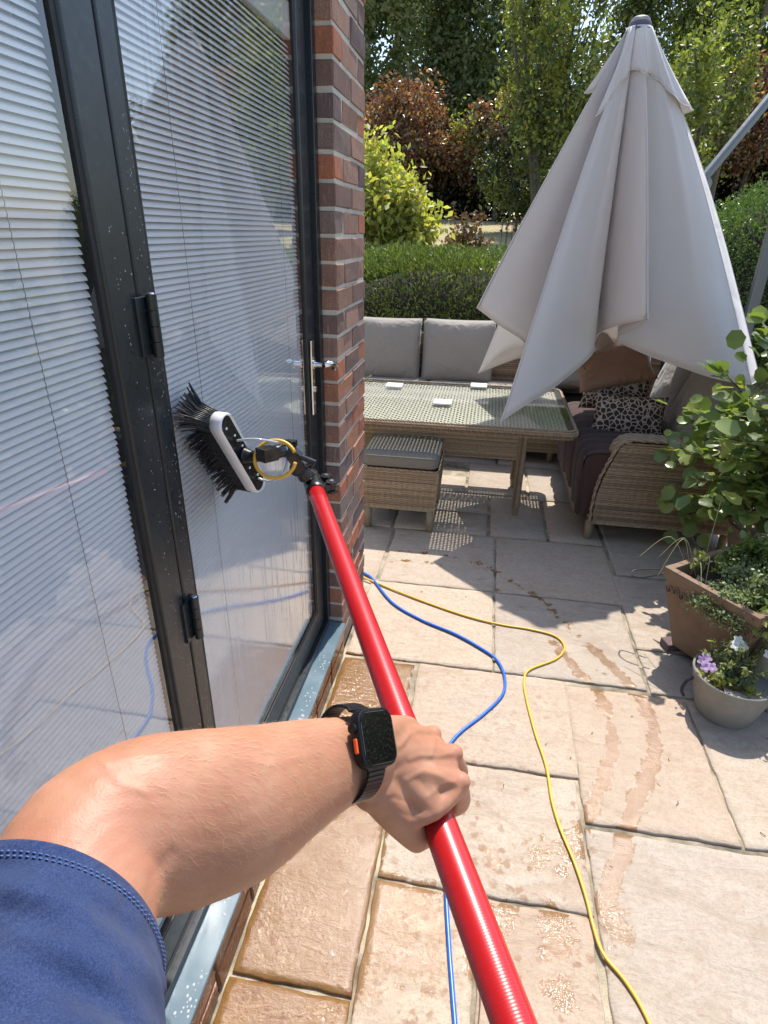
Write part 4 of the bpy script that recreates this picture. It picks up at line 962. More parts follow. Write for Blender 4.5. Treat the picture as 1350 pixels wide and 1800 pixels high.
# conifer hedge
def hedge(name, label, c, r, n, size, mat, elong, seed, under=None):
    H_ = Thing(name, label, 'hedge', (c[0], c[1], c[2] - r[2])); g = np.random.default_rng(seed)
    u = g.normal(size=(n, 3)); u /= np.abs(u).max(1)[:, None] if name == 'conifer_hedge' else np.linalg.norm(u, axis=1)[:, None]
    if name == 'conifer_hedge': u = u / (np.abs(u) ** 6).sum(1)[:, None] ** (1 / 6)
    lum = 1 + .075 * np.sin(u[:, 0] * 11 + u[:, 2] * 7 + 1) * np.sin(u[:, 1] * 9 + u[:, 0] * 5) + .03 * np.sin(u[:, 0] * 29) * np.sin(u[:, 2] * 23 + u[:, 1] * 19)
    dp = 1.035 - g.random(n) ** 1.3 * .24
    P = np.array(c) + u * np.array(r) * (lum * dp)[:, None]
    leaves('foliage', P, size, mat, H_, elong=elong, updir=u * np.array([.6, .6, .8]) + np.array([0, 0, .25]), kind='stuff')
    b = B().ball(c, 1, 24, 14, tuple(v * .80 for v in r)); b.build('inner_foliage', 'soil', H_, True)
    for k in range(5): B().tube([(c[0] + r[0] * (k - 2) * .25, c[1], c[2] - r[2] - .15), (c[0] + r[0] * (k - 2) * .25, c[1], c[2])], .03, 6).build('stem', 'bark', H_)
    return H_
hedge('conifer_hedge', 'low clipped conifer hedge directly behind the back sofa', (-.35, 5.75, .76), (1.45, .52, .68), 90000, .035, 'lf_conifer', 3.2, 41)
hedge('box_ball', 'large round clipped box bush at the right edge behind the parasol mast', (2.45, 6.2, 1.18), (.80, .75, .86), 46000, .026, 'lf_box', 1.7, 42)
hedge('laurel_bush', 'dark evergreen bush between the hedge and the box ball behind the sofa corner', (1.25, 6.1, .6), (.6, .5, .62), 12000, .06, 'lf_dark', 1.7, 43)
# foreground shrub with big leaves
def bigleaf_mesh():
    V = [(0, 0, 0)]; n = 14; F = []
    for k in range(n):
        a = 2 * math.pi * k / n; r = .5 * (1 + .10 * math.cos(a) + (.06 if k % 2 else -.05)); x = r * math.cos(a) * 1.08; y = r * math.sin(a) * .95; V.append((x, y, .10 * y * y * 4 - .12 * x * x + (.03 if k % 2 else 0)))
    for k in range(n): F.append((0, 1 + k, 1 + (k + 1) % n))
    return np.array(V), np.array(F)
BLV, BLF = bigleaf_mesh()
def bigleaves(name, P, D, size, mat, parent, **kw):
    Vs = []; Fs = []
    for k, (p, d) in enumerate(zip(P, D)):
        d = Vector(d).normalized(); nn = Vector((rnd.gauss(0, .45), rnd.gauss(-.25, .45), 1)).normalized(); s_ = nn.cross(d).normalized(); nn = d.cross(s_)
        mt = np.array([d, s_, nn]); sz = size * rnd.uniform(.4, 1.25); Vs.append((BLV + np.array([.5, 0, 0])) @ mt * sz + np.array(p)); Fs.append(BLF + k * len(BLV))
    return mesh(name, np.concatenate(Vs), np.concatenate(Fs), mat, parent, True, **kw)
FS = Thing('leafy_shrub', 'light green broad-leaved shrub at the right edge in front of the sofa', 'shrub', (1.46, 2.86, .3))
b = B(); lp = []; ld = []
ends = [(.78, 2.50, .80), (.83, 2.45, .98), (.92, 2.50, 1.12), (1.0, 2.42, 1.28), (1.02, 2.45, 1.38), (1.10, 2.6, 1.22), (.84, 2.55, .56), (.92, 2.50, .68), (.88, 2.60, .90), (1.0, 2.6, .95), (1.1, 2.5, .80), (.95, 2.62, .46), (1.05, 2.55, .55), (1.18, 2.5, 1.05), (1.2, 2.7, 1.3), (1.15, 2.45, .68), (1.3, 2.6, .9), (1.35, 2.8, 1.2), (.98, 2.75, .75), (1.25, 2.45, 1.2), (1.05, 2.35, 1.05), (1.12, 2.38, .92), (.98, 2.38, .82), (1.4, 2.5, 1.1), (1.4, 2.5, .7), (1.06, 2.40, 1.16), (1.0, 2.44, 1.02), (.94, 2.40, .90), (1.1, 2.4, .58), (1.22, 2.38, .80)]
for e in ends:
    kf = 1.19 if e[0] / e[1] < .365 else 1.09
    e = Vector((e[0] * kf, e[1] * kf, 1.6 + (e[2] - 1.6) * kf)); s_ = Vector((1.46 + rnd.gauss(0, .04), 2.86 + rnd.gauss(0, .04), .32)); mm = s_.lerp(e, .5) + Vector((.04, 0, .12)); pth = catmull([s_, mm, e], 6)
    b.tube(pth, [.006 - .0003 * q for q in range(len(pth))], 5, False)
    for q in range(3, len(pth)):
        tt = (pth[q] - pth[q - 1]).normalized()
        for r in range(3):
            dd = (tt + Vector((rnd.gauss(0, .8), rnd.gauss(0, .8), rnd.gauss(-.1, .5)))).normalized(); lp.append(pth[q] + dd * .012); ld.append(dd)
        for r in range(2):
            side = Vector((rnd.gauss(0, .07), rnd.gauss(0, .07), rnd.gauss(0, .05))); lp.append(pth[q] + side); ld.append((tt * .4 + side.normalized()))
b.build('stem', 'twig', FS, True); bigleaves('foliage', lp, ld, .066, 'lf_shrub', FS, kind='stuff')
bigleaves('foliage', [(.867, 2.466, .975), (.92, 2.475, .939), (1.08, 2.52, 1.381), (1.02, 2.466, .653), (1.09, 2.448, .662)], [(-.5, -.6, .2), (.7, -.5, -.3), (.2, -.4, .4), (.2, -.8, -.2), (.8, -.3, .1)], .10, 'lf_shrub', FS, kind='stuff')
LT = Thing('shrub_pot', 'dark terracotta tub holding the broad-leaved shrub', 'pot', (1.46, 2.86, 0))
b = B().lathe([(.0, .0), (.15, 0), (.20, .30), (.215, .30), (.215, .335), (.19, .335), (.185, .29), (0, .285)], (1.46, 2.86, 0), 32); smooth_by_angle(b.build('tub', 'terracotta', LT))
# backdrop planting at the far right (seen only in the door glass and beside the frame)
for k, (x, y, h) in enumerate(((3.9, 1.0, 1.6), (4.1, 2.6, 1.9), (4.0, 4.2, 1.7), (4.3, -.8, 1.8))):
    Hh = Thing('border_bush', ['low bush', 'tall round bush', 'broad bush', 'dark bush'][k] + ' in the border outside the right edge of the picture', 'bush', (x, y, 0))
    leaves('foliage', blob((x, y, h * .5), (.75, .9, h * .5), 6000, .5, 26, .35, seed=500 + k), .07, ['lf_green', 'lf_lime', 'lf_green', 'lf_dark'][k], Hh, kind='stuff'); B().tube([(x, y, -.03), (x, y, h * .5)], .03, 6).build('stem', 'bark', Hh)

# square planter
pl_ = Thing('planter', 'square weathered terracotta trough with scroll relief, right of the paving', 'planter', (1.0, 2.25, .035))
u = Vector((.6, -.8, 0)); v = Vector((.8, .6, 0)); Tp = Vector((.78, 2.23, .40)); ctr = Tp + u * .20 + v * .20
def prow(hs, z): return [Vector((ctr.x, ctr.y, z)) + u * hs * a + v * hs * c__ for a, c__ in ((-1, -1), (1, -1), (1, 1), (-1, 1))]
rings = [prow(.128, .038), prow(.178, .272), prow(.179, .276), prow(.184, .278), prow(.186, .345), prow(.190, .347), prow(.200, .375), prow(.200, .40), prow(.172, .40), prow(.160, .30)]
V = [p for r in rings for p in r]; F = [(3, 2, 1, 0)]
for i in range(len(rings) - 1):
    for j in range(4): F.append((i * 4 + j, i * 4 + (j + 1) % 4, (i + 1) * 4 + (j + 1) % 4, (i + 1) * 4 + j))
B().add(V, F).build('trough', 'terracotta', pl_, bevel=.003)
mesh('soil', prow(.158, .345), [(0, 1, 2, 3)], 'soil', pl_)
b = B()
for side, (uu, vv) in enumerate(((u, -v), (v, u), (-u, v), (-v, -u))):
    for k in range(6):
        for sgn in (1, -1):
            pts = []
            for q in range(15):
                th = q / 14 * 2.6 * math.pi; r = .021 * (1 - q / 18)
                s0 = -.150 + k * .06; pts.append(Vector((ctr.x, ctr.y, .312)) + vv * (.1885) + uu * (s0 + .014 * sgn + sgn * r * math.cos(th) * .8) + Vector((0, 0, sgn * r * math.sin(th))))
            b.tube(pts, .0034, 5, False)
b.build('scroll_relief', 'terracotta', pl_, True)
for (c_, r_) in (((.90, 2.25, .018), .3), ((1.02, 2.10, .018), 1.0), ((1.1, 2.4, .018), .2)):
    B().obox(c_, (math.cos(r_), math.sin(r_), 0), (-math.sin(r_), math.cos(r_), 0), (0, 0, 1), .045, .03, .0175).build('support_brick', 'brick', None, bevel=.003, label={.3: 'red brick piece under the near left corner of the square planter', 1.0: 'red brick piece under the planter near the flower pot', .2: 'red brick piece under the far corner of the square planter'}[r_], cat='brick', group='brick pieces under the planter')
TP = Thing('trailing_plant', 'small-leaved variegated plant spilling over the front of the square planter', 'plant', (1.05, 2.2, .345))
b = B(); P = []
for k in range(120):
    s_ = ctr + u * rnd.uniform(-.02, .14) + v * rnd.uniform(-.14, .12); s_.z = .35; over = rnd.random() < .5
    e = s_ + u * rnd.uniform(-.06, .09) + (-v if over else v) * rnd.uniform(.02, .16); e.z = .42 + rnd.random() * .05 if not over else .36 - rnd.random() * .06
    if over: e = Vector((ctr.x, ctr.y, e.z)) - v * rnd.uniform(.19, .225) + u * rnd.uniform(-.06, .16)
    mm = (s_ + e) / 2 + Vector((0, 0, .06)); pth = catmull([s_, mm, e], 4); b.tube(pth, .0012, 3, False); P += [tuple(p) for p in pth[2:]]
b.build('stem', 'stem', TP); P = np.repeat(np.array(P), 7, 0); P = P + rng.normal(size=P.shape) * .012
leaves('foliage', P, .013, 'lf_var', TP, elong=1.4, kind='stuff')
P = ctr + v * .10; FP = Thing('feathery_plant', 'dark feathery green plant filling the back of the square planter', 'plant', (P.x, P.y, .35))
leaves('foliage', blob((P.x + .05, P.y, .44), (.20, .17, .12), 7000, .3, 30, .35, seed=77), .022, 'lf_conifer', FP, elong=2.4, kind='stuff'); B().tube([(P.x, P.y, .34), (P.x, P.y, .44)], .004, 5).build('stem', 'stem', FP)
YP = Thing('yellow_leaf_sprig', 'upright yellow-green leafy sprig in the square planter', 'plant', (.92, 2.27, .345))
b = B(); lp = []; 
for (x, y, z) in ((.915, 2.25, .47), (.985, 2.24, .455), (1.06, 2.27, .50)):
    b.tube([(x, y, .345), (x, y, z)], .002, 4); lp += [(x + rnd.gauss(0, .010), y + rnd.gauss(0, .010), z - rnd.random() * .07) for _ in range(34)]
b.build('stem', 'stem', YP, kind='stuff'); leaves('foliage', np.array(lp), .032, 'lf_lime', YP, elong=2.6, updir=np.array([0, 0, .4]), kind='stuff')
GR = Thing('grass_blades', 'long thin pale grass blades arching over the left corner of the planter', 'grass plant', (.88, 2.3, .345))
b = B()
for (sx, sy, ex, ey, ez, hh) in ((.90, 2.30, .70, 2.30, .40, .14), (.90, 2.28, .76, 2.22, .36, .16), (.89, 2.26, .88, 2.10, .40, .10), (.92, 2.26, .80, 2.38, .36, .13), (.93, 2.25, .91, 2.14, .38, .12), (.95, 2.3, .96, 2.33, .66, .1)):
    b.tube(catmull([(sx, sy, .345), ((sx + ex) / 2, (sy + ey) / 2, .36 + hh), (ex, ey, ez)], 6), [.0013] * 12 + [.0007], 4, False)
b.build('blade', plain('straw_grass', (.35, .33, .16), .5), GR)
b = B().tube(catmull([(.80, 2.27, .345), (.72, 2.28, .31), (.69, 2.31, .30), (.71, 2.35, .305), (.80, 2.33, .33)], 8), .003, 6); b.build('wire_loop', 'rubber', None, True, label='thin black wire loop sticking out left of the square planter', cat='wire')

# small round flower pot
FPt = Thing('flower_pot', 'small round grey pot with white and lilac flowers on the paving', 'pot', (.985, 1.885, 0))
b = B().lathe([(0, 0), (.092, 0), (.100, .012), (.128, .120), (.136, .168), (.1385, .172), (.136, .176), (.131, .174), (.126, .15), (0, .14)], (.985, 1.885, 0), 48); smooth_by_angle(b.build('bowl', 'zinc', FPt), 50)
B().lathe([(0, .142), (.125, .141)], (.985, 1.885, 0), 24).build('soil', 'soil', FPt)
b = B(); 
for sg in (-1,):
    pts = [(.985 - .128, 1.885 + .01, .13), (.985 - .150, 1.885 + .005, .115), (.985 - .165, 1.885 - .01, .085), (.985 - .155, 1.885 - .015, .06)]; b.tube(catmull(pts, 5), .006, 8)
b.build('handle', 'rubber', FPt, True)
FL = Thing('flowering_plant', 'white and lilac flowers with grey-green stems growing in the round pot', 'flower', (.98, 1.9, .14))
b = B(); P = []
for k in range(34):
    x, y = .985 + rnd.gauss(-.005, .03), 1.91 + rnd.gauss(0, .025); e = (x + rnd.gauss(0, .03), y + rnd.gauss(0, .03), .20 + rnd.random() * .09); pth = catmull([(x, y, .14), ((x + e[0]) / 2, y, .20), e], 4); b.tube(pth, .0015, 4, False); P += [tuple(p) for p in pth[1:]]
b.build('stem', 'stem', FL); P = np.repeat(np.array(P), 6, 0); P = P + rng.normal(size=P.shape) * .007
leaves('foliage', P, .020, 'lf_pale', FL, elong=3.2, updir=np.array([0, 0, .3]), kind='stuff')
leaves('foliage', np.array([.925, 1.865, .165]) + rng.normal(size=(60, 3)) * np.array([.022, .022, .010]), .026, 'lf_yellow', FL, elong=1.2, kind='stuff')
leaves('foliage', np.array([1.02, 1.82, .158]) + rng.normal(size=(20, 3)) * np.array([.016, .014, .008]), .026, 'lf_yellow', FL, elong=1.2, kind='stuff')
leaves('foliage', np.array([.94, 1.845, .150]) + rng.normal(size=(30, 3)) * np.array([.022, .014, .004]), .022, 'lf_copper', FL, elong=1.2, kind='stuff')
def flower(c, r, mat, nm='flower_head', n=5):
    b = B(); c = Vector(c); nz = Vector((-.1, -.65, .75)).normalized(); a = nz.orthogonal().normalized(); d_ = nz.cross(a)
    for k in range(n):
        an = 2 * math.pi * k / n; q = a * math.cos(an) + d_ * math.sin(an); s_ = nz.cross(q)
        b.add([c, c + q * r * .5 + s_ * r * .42 + nz * r * .15, c + q * r + s_ * r * .2 + nz * r * .1, c + q * r - s_ * r * .2 + nz * r * .1, c + q * r * .5 - s_ * r * .42 + nz * r * .15], [(0, 1, 2, 3, 4)])
    b.build(nm, mat, FL)
for c_ in ((.965, 1.90, .285), (.99, 1.905, .282), (.975, 1.915, .298), (1.075, 1.89, .270), (1.085, 1.895, .262)): flower(c_, .019, 'petalw')
for c_ in ((.865, 1.885, .215), (.895, 1.87, .202), (.88, 1.895, .222), (.875, 1.87, .20)): flower(c_, .019, 'petalp')
TPp = Thing('tall_pot', 'pale stone pot cut off by the right edge beside the square planter', 'pot', (1.19, 1.98, 0))
b = B().lathe([(0, 0), (.075, 0), (.105, .08), (.118, .18), (.108, .26), (.112, .285), (.120, .30), (.112, .31), (.095, .30), (0, .28)], (1.19, 1.98, 0), 36); smooth_by_angle(b.build('urn', 'palepot', TPp), 50)
PP = Thing('potted_foliage', 'green plant growing out of the pale stone pot at the right edge', 'plant', (1.19, 1.98, .28))
leaves('foliage', blob((1.22, 1.98, .44), (.20, .2, .18), 1800, .3, 20, .35, seed=91), .035, 'lf_shrub', PP, kind='stuff'); B().tube([(1.19, 1.98, .28), (1.2, 1.98, .42)], .004, 5).build('stem', 'stem', PP)

# ------------------------------------------------------------------ hoses on the ground
blue = [(-.62, 2.66), (-.517, 2.578), (-.467, 2.532), (-.335, 2.341), (-.186, 2.231), (-.027, 2.155), (.098, 2.067), (.157, 2.004), (.184, 1.904), (.172, 1.805), (.105, 1.694), (.037, 1.606), (.001, 1.546), (-.035, 1.45), (-.03, 1.3), (-.005, 1.15), (.0162, 1.0366), (.0237, .9775), (.0387, .8707), (.0532, .7767), (.063, .70), (.07, .5), (.0, .2), (-.1, -.3)]
yel = [(-.60, 2.57), (-.509, 2.535), (-.323, 2.443), (-.147, 2.363), (.016, 2.301), (.170, 2.265), (.295, 2.255), (.404, 2.225), (.438, 2.152), (.397, 2.068), (.282, 1.975), (.259, 1.902), (.263, 1.807), (.286, 1.639), (.314, 1.494), (.322, 1.363), (.339, 1.267), (.368, 1.166), (.387, 1.073), (.395, 1.002), (.410, .938), (.454, .883), (.489, .81), (.53, .65), (.5, .3)]
B().tube(catmull([(x, y, .0075) for x, y in blue], 8), .0058, 10).build('blue_hose', 'bluehose', None, True, label='blue water hose snaking over the paving from behind the pillar', cat='hose')
B().tube(catmull([(x, y, .0065 + (.010 if -.50 < x < -.44 and y > 2.4 else 0)) for x, y in yel], 8), .0046, 10).build('yellow_hose', 'yellowhose', None, True, label='thin yellow hose winding over the paving towards the camera', cat='hose')
tw = B()
for k in range(26):
    x, y, a = rnd.uniform(-.4, 1.1), rnd.uniform(.7, 2.7), rnd.uniform(0, 6.3); l = rnd.uniform(.006, .02); tw.tube([(x, y, .0035), (x + l * math.cos(a) * .5, y + l * math.sin(a) * .5, .006), (x + l * math.cos(a + .4), y + l * math.sin(a + .4), .0035)], .0011, 4)
tw.tube(catmull([(.10, .86, .004), (.115, .80, .006), (.11, .72, .004)], 4), .0018, 4)
tw.build('twig_litter', 'twig', None, kind='stuff', label='tiny dry twigs and crumbs scattered on the paving', cat='litter')

# ------------------------------------------------------------------ brush pole
PO = Thing('water_fed_pole', 'long red window-cleaning pole with a black brush held against the glass', 'cleaning pole', (-.1299, .6806, 1.0796))
pa, pb_ = Vector((.0653, .2599, 1.0508)), Vector((-.3252, 1.1012, 1.1086)); pd = (pb_ - pa).normalized(); pa2 = pa - pd * .55
Lp = (pb_ - pa2).length
b = B().tube([(0, 0, Lp * k / 24 - Lp / 2) for k in range(25)], .0175, 40)
me = bpy.data.meshes.new('pole_tube'); me.from_pydata([tuple(v) for v in b.v], [], b.f); me.materials.append(M['pole']); me.polygons.foreach_set('use_smooth', [True] * len(me.polygons))
po = link(bpy.data.objects.new('pole_tube', me)); po.parent = PO.o; po.location = (pa2 + pb_) / 2 - PO.loc; po.rotation_mode = 'QUATERNION'; po.rotation_quaternion = pd.to_track_quat('Z', 'Y')
xr = R_.copy(); xr = (xr - pd * xr.dot(pd)).normalized(); yr_ = pd.cross(xr)
b = B().tube([pb_ - pd * .012, pb_ - pd * .008, pb_ + pd * .0, pb_ + pd * .045, pb_ + pd * .047, pb_ + pd * .075], [.0195, .0215, .0215, .0205, .0185, .017], 30); smooth_by_angle(b.build('collar', 'blackplastic', PO), 30)
b = B()
for (o1, o2) in ((.010, .032), (.040, .026)):
    for sg in (-1, 1):
        c_ = pb_ + pd * o1 + xr * (o2 + .004) - yr_ * .0; b.cyl(c_ + yr_ * .010 * sg * 1.0, yr_, .012, .005, 18)
    b.cyl(pb_ + pd * o1 + xr * (o2 + .004), yr_, .008, .024, 14); b.obox(pb_ + pd * o1 + xr * (o2 - .006), xr, yr_, pd, .012, .007, .007)
smooth_by_angle(b.build('clamp', 'blackplastic', PO), 30)
for (o1, o2) in ((.010, .032), (.040, .026)):
    for sg in (-1, 1): smooth_by_angle(B().cyl(pb_ + pd * o1 + xr * (o2 + .004) + yr_ * .0132 * sg, yr_, .0042, .002, 12).build('rivet', 'steel', PO))
j1, j2, j3 = Vector((-.4033, 1.0439, 1.2029)), Vector((-.3784, 1.0905, 1.1982)), Vector((-.3485, 1.1016, 1.1408))
Vd = -W_  # towards the viewer side, used only as a build direction of the joint plates
b = B().tube([pb_ + pd * .06, j3, j3.lerp(j2, .5)], [.017, .0165, .0125], 20)
for sg in (-1, 1):
    for (c_, r_) in ((j2, .017), (j3 + Vector((-.012, 0, .012)), .0165)): b.cyl(c_ + Vd * .013 * sg, Vd, r_, .006, 20)
    ax = (j2 - j3).normalized(); b.obox((j2 + j3) / 2 + Vd * .013 * sg, ax, ax.cross(Vd).normalized(), Vd, .026, .010, .003)
b.obox(j2 + Vector((.006, .004, .012)), (1, 0, 0), (0, 1, 0), (0, 0, 1), .012, .008, .006); b.obox(j2 + Vector((.018, 0, -.006)), (.8, 0, -.6), (0, 1, 0), (.6, 0, .8), .012, .009, .005)
b.cyl(j2, Vd, .010, .034, 16); b.tube([j3 + Vector((.012, 0, .018)), j3 + Vector((.022, 0, .03)), j2 + Vector((.02, 0, -.012))], .006, 8)
smooth_by_angle(b.build('swivel_joint', 'blackplastic', PO), 30)
for c_ in (j3 + Vector((-.012, 0, .012)), j2): smooth_by_angle(B().cyl(c_ + Vd * .0175, Vd, .0045, .002, 12).build('rivet', 'steel', PO))
hn = Vector((-.98, .20, 0)).normalized(); hl = Vector((0, .53, -.85)); hl = (hl - hn * hl.dot(hn)).normalized(); hwd = hl.cross(hn).normalized()
hc = Vector((-.462, 1.066, 1.188))
b = B().tube([hc - hn * .004, hc - hn * .022, j1, j1.lerp(j2, .55), j2], [.016, .012, .0125, .0145, .012], 18); b.obox(j1, (j2 - j1).normalized(), Vector((0, 0, 1)), (j2 - j1).cross(Vector((0, 0, 1))).normalized(), .018, .013, .013)
smooth_by_angle(b.build('neck', 'blackplastic', PO), 30)
def stadium(L, Wd, n=10):
    pts = []
    for k in range(n + 1): a = -math.pi / 2 + math.pi * k / n; pts.append((L / 2 - Wd / 2 + Wd / 2 * math.cos(a), Wd / 2 * math.sin(a)))
    for k in range(n + 1): a = math.pi / 2 + math.pi * k / n; pts.append((-L / 2 + Wd / 2 + Wd / 2 * math.cos(a), Wd / 2 * math.sin(a)))
    return pts
def plate(L, Wd, d0, d1, hole=None):
    b = B(); o_ = stadium(L, Wd); n_ = len(o_)
    ring = lambda pts, d_: [hc + hl * x + hwd * y + hn * d_ for x, y in pts]
    if hole is None: b.add(ring(o_, d0) + ring(o_, d1), [tuple(range(n_)), tuple(range(2 * n_ - 1, n_ - 1, -1))] + [(i, n_ + i, n_ + (i + 1) % n_, (i + 1) % n_) for i in range(n_)])
    else:
        i_ = stadium(L - hole, Wd - hole); om = stadium(L - hole * .4, Wd - hole * .4)
        R4 = [ring(i_, d0 + .004), ring(om, d0 - .001), ring(o_, d0 + .003), ring(o_, d1), ring(i_, d1)]
        V = [p for r in R4 for p in r]; F = []
        for q in range(4):
            for i in range(n_): F.append((q * n_ + i, (q + 1) * n_ + i, (q + 1) * n_ + (i + 1) % n_, q * n_ + (i + 1) % n_))
        b.add(V, F)
    return b
bh = plate(.215, .036, 0, .020).build('brush_head', 'blackplastic', PO)
plate(.224, .045, -.003, .022, .011).build('rim', 'whiteplastic', bh, True)
for (x, y) in ((-.055, .004), (-.02, .008), (.035, -.004), (.07, .006), (-.085, -.006)): B().ball(hc + hl * x + hwd * y - hn * .001, .0030, 10, 6).build('screw', 'steel', bh, True)
b = B(); g2 = random.Random(9)
for i in range(50):
    for j in range(10):
        u_ = (i + .5) / 50 * 2 - 1; v_ = (j + .5) / 10 * 2 - 1
        base = hc + hl * u_ * .108 + hwd * v_ * .018 + hn * .020
        spr = hwd * (v_ * .020 + g2.gauss(0, .002)) + hl * ((abs(u_) ** 3) * math.copysign(.03, u_) + g2.gauss(0, .0015)) + hl * .014 * (1 if u_ > -.7 else -.7) + hl * .005 * math.sin(i * 1.9)
        L = g2.uniform(.064, .071); tip = base + hn * L + spr
        if tip.x < -.5565: tip = tip + Vector((-.5565 - tip.x, 0, 0)) * 1.0 + Vector((0, .012 * v_, 0))
        midp = base + hn * L * .55 + spr * .15 + Vector((0, 0, .006))
        if i < 6: tip += Vector((.012, -.006, .008)) * (1 - i / 6)
        b.tube([base, midp, tip], [.0019, .0021, .0015], 4, False)
b.build('bristles', 'bristle', bh, True, kind='stuff')
lc = Vector((-.3895, 1.0500, 1.1905)) - W_ * .012
pts = [lc + (R_ * .041 * math.cos(a) + U_ * .037 * math.sin(a)) + W_ * .012 * math.sin(a * .5) for a in [math.radians(20 + 330 * k / 36) for k in range(37)]]
B().tube(pts, .0036, 10).build('yellow_hose_loop', 'yellowhose', PO, True)
b = B(); b.tube(catmull([hc - hl * .045 - hn * .004, hc - hl * .045 - hn * .035 + Vector((.01, 0, .008)), (-.385, 1.06, 1.222), j2 + Vector((0, 0, .01))], 7), .0024, 8)
b.tube(catmull([hc + hl * .075 - hn * .004, hc + hl * .078 - hn * .03, (-.39, 1.055, 1.15), (-.375, 1.06, 1.165), j2 + Vector((0, 0, -.014))], 7), .0024, 8)
b.build('clear_tube', 'clear', PO, True)

# ------------------------------------------------------------------ the arm holding the pole
PR = Thing('person', 'person in a navy t-shirt, bare left arm reaching out to grip the red pole', 'person', (-.17, .0, 1.2))
secs = [((-.1566, .0781, 1.2316), (.8883, .4561, .054), .043, .038), ((-.173, .1086, 1.2423), (.8894, .4553, .0394), .044, .039), ((-.1884, .1384, 1.2514), (.895, .4427, -.0554), .046, .041),
        ((-.203, .1708, 1.2537), (.9261, .2886, -.243), .049, .0425), ((-.2078, .205, 1.2567), (.8051, -.1658, -.5696), .0516, .0423), ((-.1929, .2323, 1.25), (.2903, -.5616, -.7748), .0545, .0425),
        ((-.1712, .2559, 1.2335), (.1268, -.6064, -.785), .0568, .0426), ((-.1473, .2853, 1.2164), (.2938, -.5906, -.7516), .0543, .0402), ((-.1242, .3331, 1.1913), (.3637, -.5821, -.7273), .0459, .0344),
        ((-.103, .3711, 1.1699), (.2469, -.6047, -.7572), .0395, .0294), ((-.0848, .3949, 1.1548), (.0833, -.616, -.7833), .0372, .0262), ((-.069, .4131, 1.1405), (.0055, -.62, -.7846), .0355, .0225)]
ab = B(); K = 28; V = []; F = []
C3 = [Vector(s_[0]) for s_ in secs]; sm = catmull(C3, 4); 
def interp(seq, q): k = min(len(seq) - 2, int(q)); f_ = q - k; return seq[k] * (1 - f_) + seq[k + 1] * f_
for i in range(len(sm)):
    q = i / 4; tt = (sm[min(i + 1, len(sm) - 1)] - sm[max(i - 1, 0)]).normalized()
    mj = interp([Vector(s_[1]) for s_ in secs], q); mj = (mj - tt * mj.dot(tt)).normalized(); mn = tt.cross(mj); ra, rb = interp([s_[2] for s_ in secs], q), interp([s_[3] for s_ in secs], q)
    for k in range(K): a = 2 * math.pi * k / K; V.append(sm[i] + mj * ra * math.cos(a) + mn * rb * math.sin(a))
for i in range(len(sm) - 1):
    for k in range(K): k2 = (k + 1) % K; F.append((i * K + k, i * K + k2, (i + 1) * K + k2, (i + 1) * K + k))
F.append(tuple(range(K))[::-1]); F.append(tuple((len(sm) - 1) * K + k for k in range(K))); ab.add(V, F)
def capsule(pts, rad):
    ab.tube(catmull(pts, 4) if len(pts) > 2 else pts, [rad[0]] * 2 if len(pts) == 2 and not hasattr(rad, '__len__') else [interp(list(rad), i / 4) if len(pts) > 2 else rad[i] for i in range((len(pts) - 1) * 4 + 1 if len(pts) > 2 else 2)], 14)
    R = rad; ab.ball(pts[0], R[0], 14, 8); ab.ball(pts[-1], R[-1], 14, 8)
W1 = (-0.0759, 0.4191, 1.1553); W2 = (-0.0758, 0.4044, 1.1411); W3 = (-0.0712, 0.396, 1.1173); I0 = (-0.055, 0.4144, 1.1267); I1 = (0.0086, 0.441, 1.0858); I2 = (0.0139, 0.4606, 1.0359); I3 = (-0.0077, 0.4663, 1.013); I4 = (-0.023, 0.4578, 1.031); M0 = (-0.0539, 0.4243, 1.1353); M1 = (-0.0009, 0.4691, 1.0938); M2 = (0.0104, 0.4924, 1.0425); M3 = (-0.0147, 0.5023, 1.011); M4 = (-0.0344, 0.4926, 1.0255); R0 = (-0.058, 0.4307, 1.143); R1 = (-0.0256, 0.4901, 1.0946); R2 = (-0.0124, 0.5166, 1.0448); R3 = (-0.0328, 0.5295, 1.0155); R4 = (-0.0528, 0.5193, 1.0292); K0 = (-0.0624, 0.4401, 1.1478); K1 = (-0.0494, 0.5029, 1.0943); K2 = (-0.0369, 0.5275, 1.0525); K3 = (-0.0559, 0.5428, 1.0255); K4 = (-0.0716, 0.5319, 1.0385); T0 = (-0.0675, 0.3967, 1.1174); T1 = (-0.0457, 0.3972, 1.0829); T2 = (-0.0269, 0.4016, 1.0483); T3 = (-0.0094, 0.4295, 1.0256); T4 = (0.0016, 0.4462, 1.0216); WB = (-0.0121, 0.4058, 1.0871); PB = (-0.0297, 0.4246, 1.0926)
capsule([W3, I0, I1], (.022, .0165, .0128)); capsule([I1, I2, I3, I4], (.0125, .0108, .0098, .0085))
capsule([W2, M0, M1], (.022, .0165, .0128)); capsule([M1, M2, M3, M4], (.0125, .0108, .0098, .0085))
capsule([W2, R0, R1], (.022, .016, .0120)); capsule([R1, R2, R3, R4], (.0118, .0102, .0092, .008))
capsule([W1, K0, K1], (.020, .0155, .0112)); capsule([K1, K2, K3, K4], (.011, .0092, .0082, .0075))
capsule([T0, T1, T2], (.022, .0185, .0135)); capsule([T2, T3, T4], (.0130, .0112, .009))
capsule([T1, WB, I1], (.015, .0095, .0115)); capsule([W3, PB, WB], (.020, .015, .010)); capsule([M0, PB, T1], (.014, .013, .015))
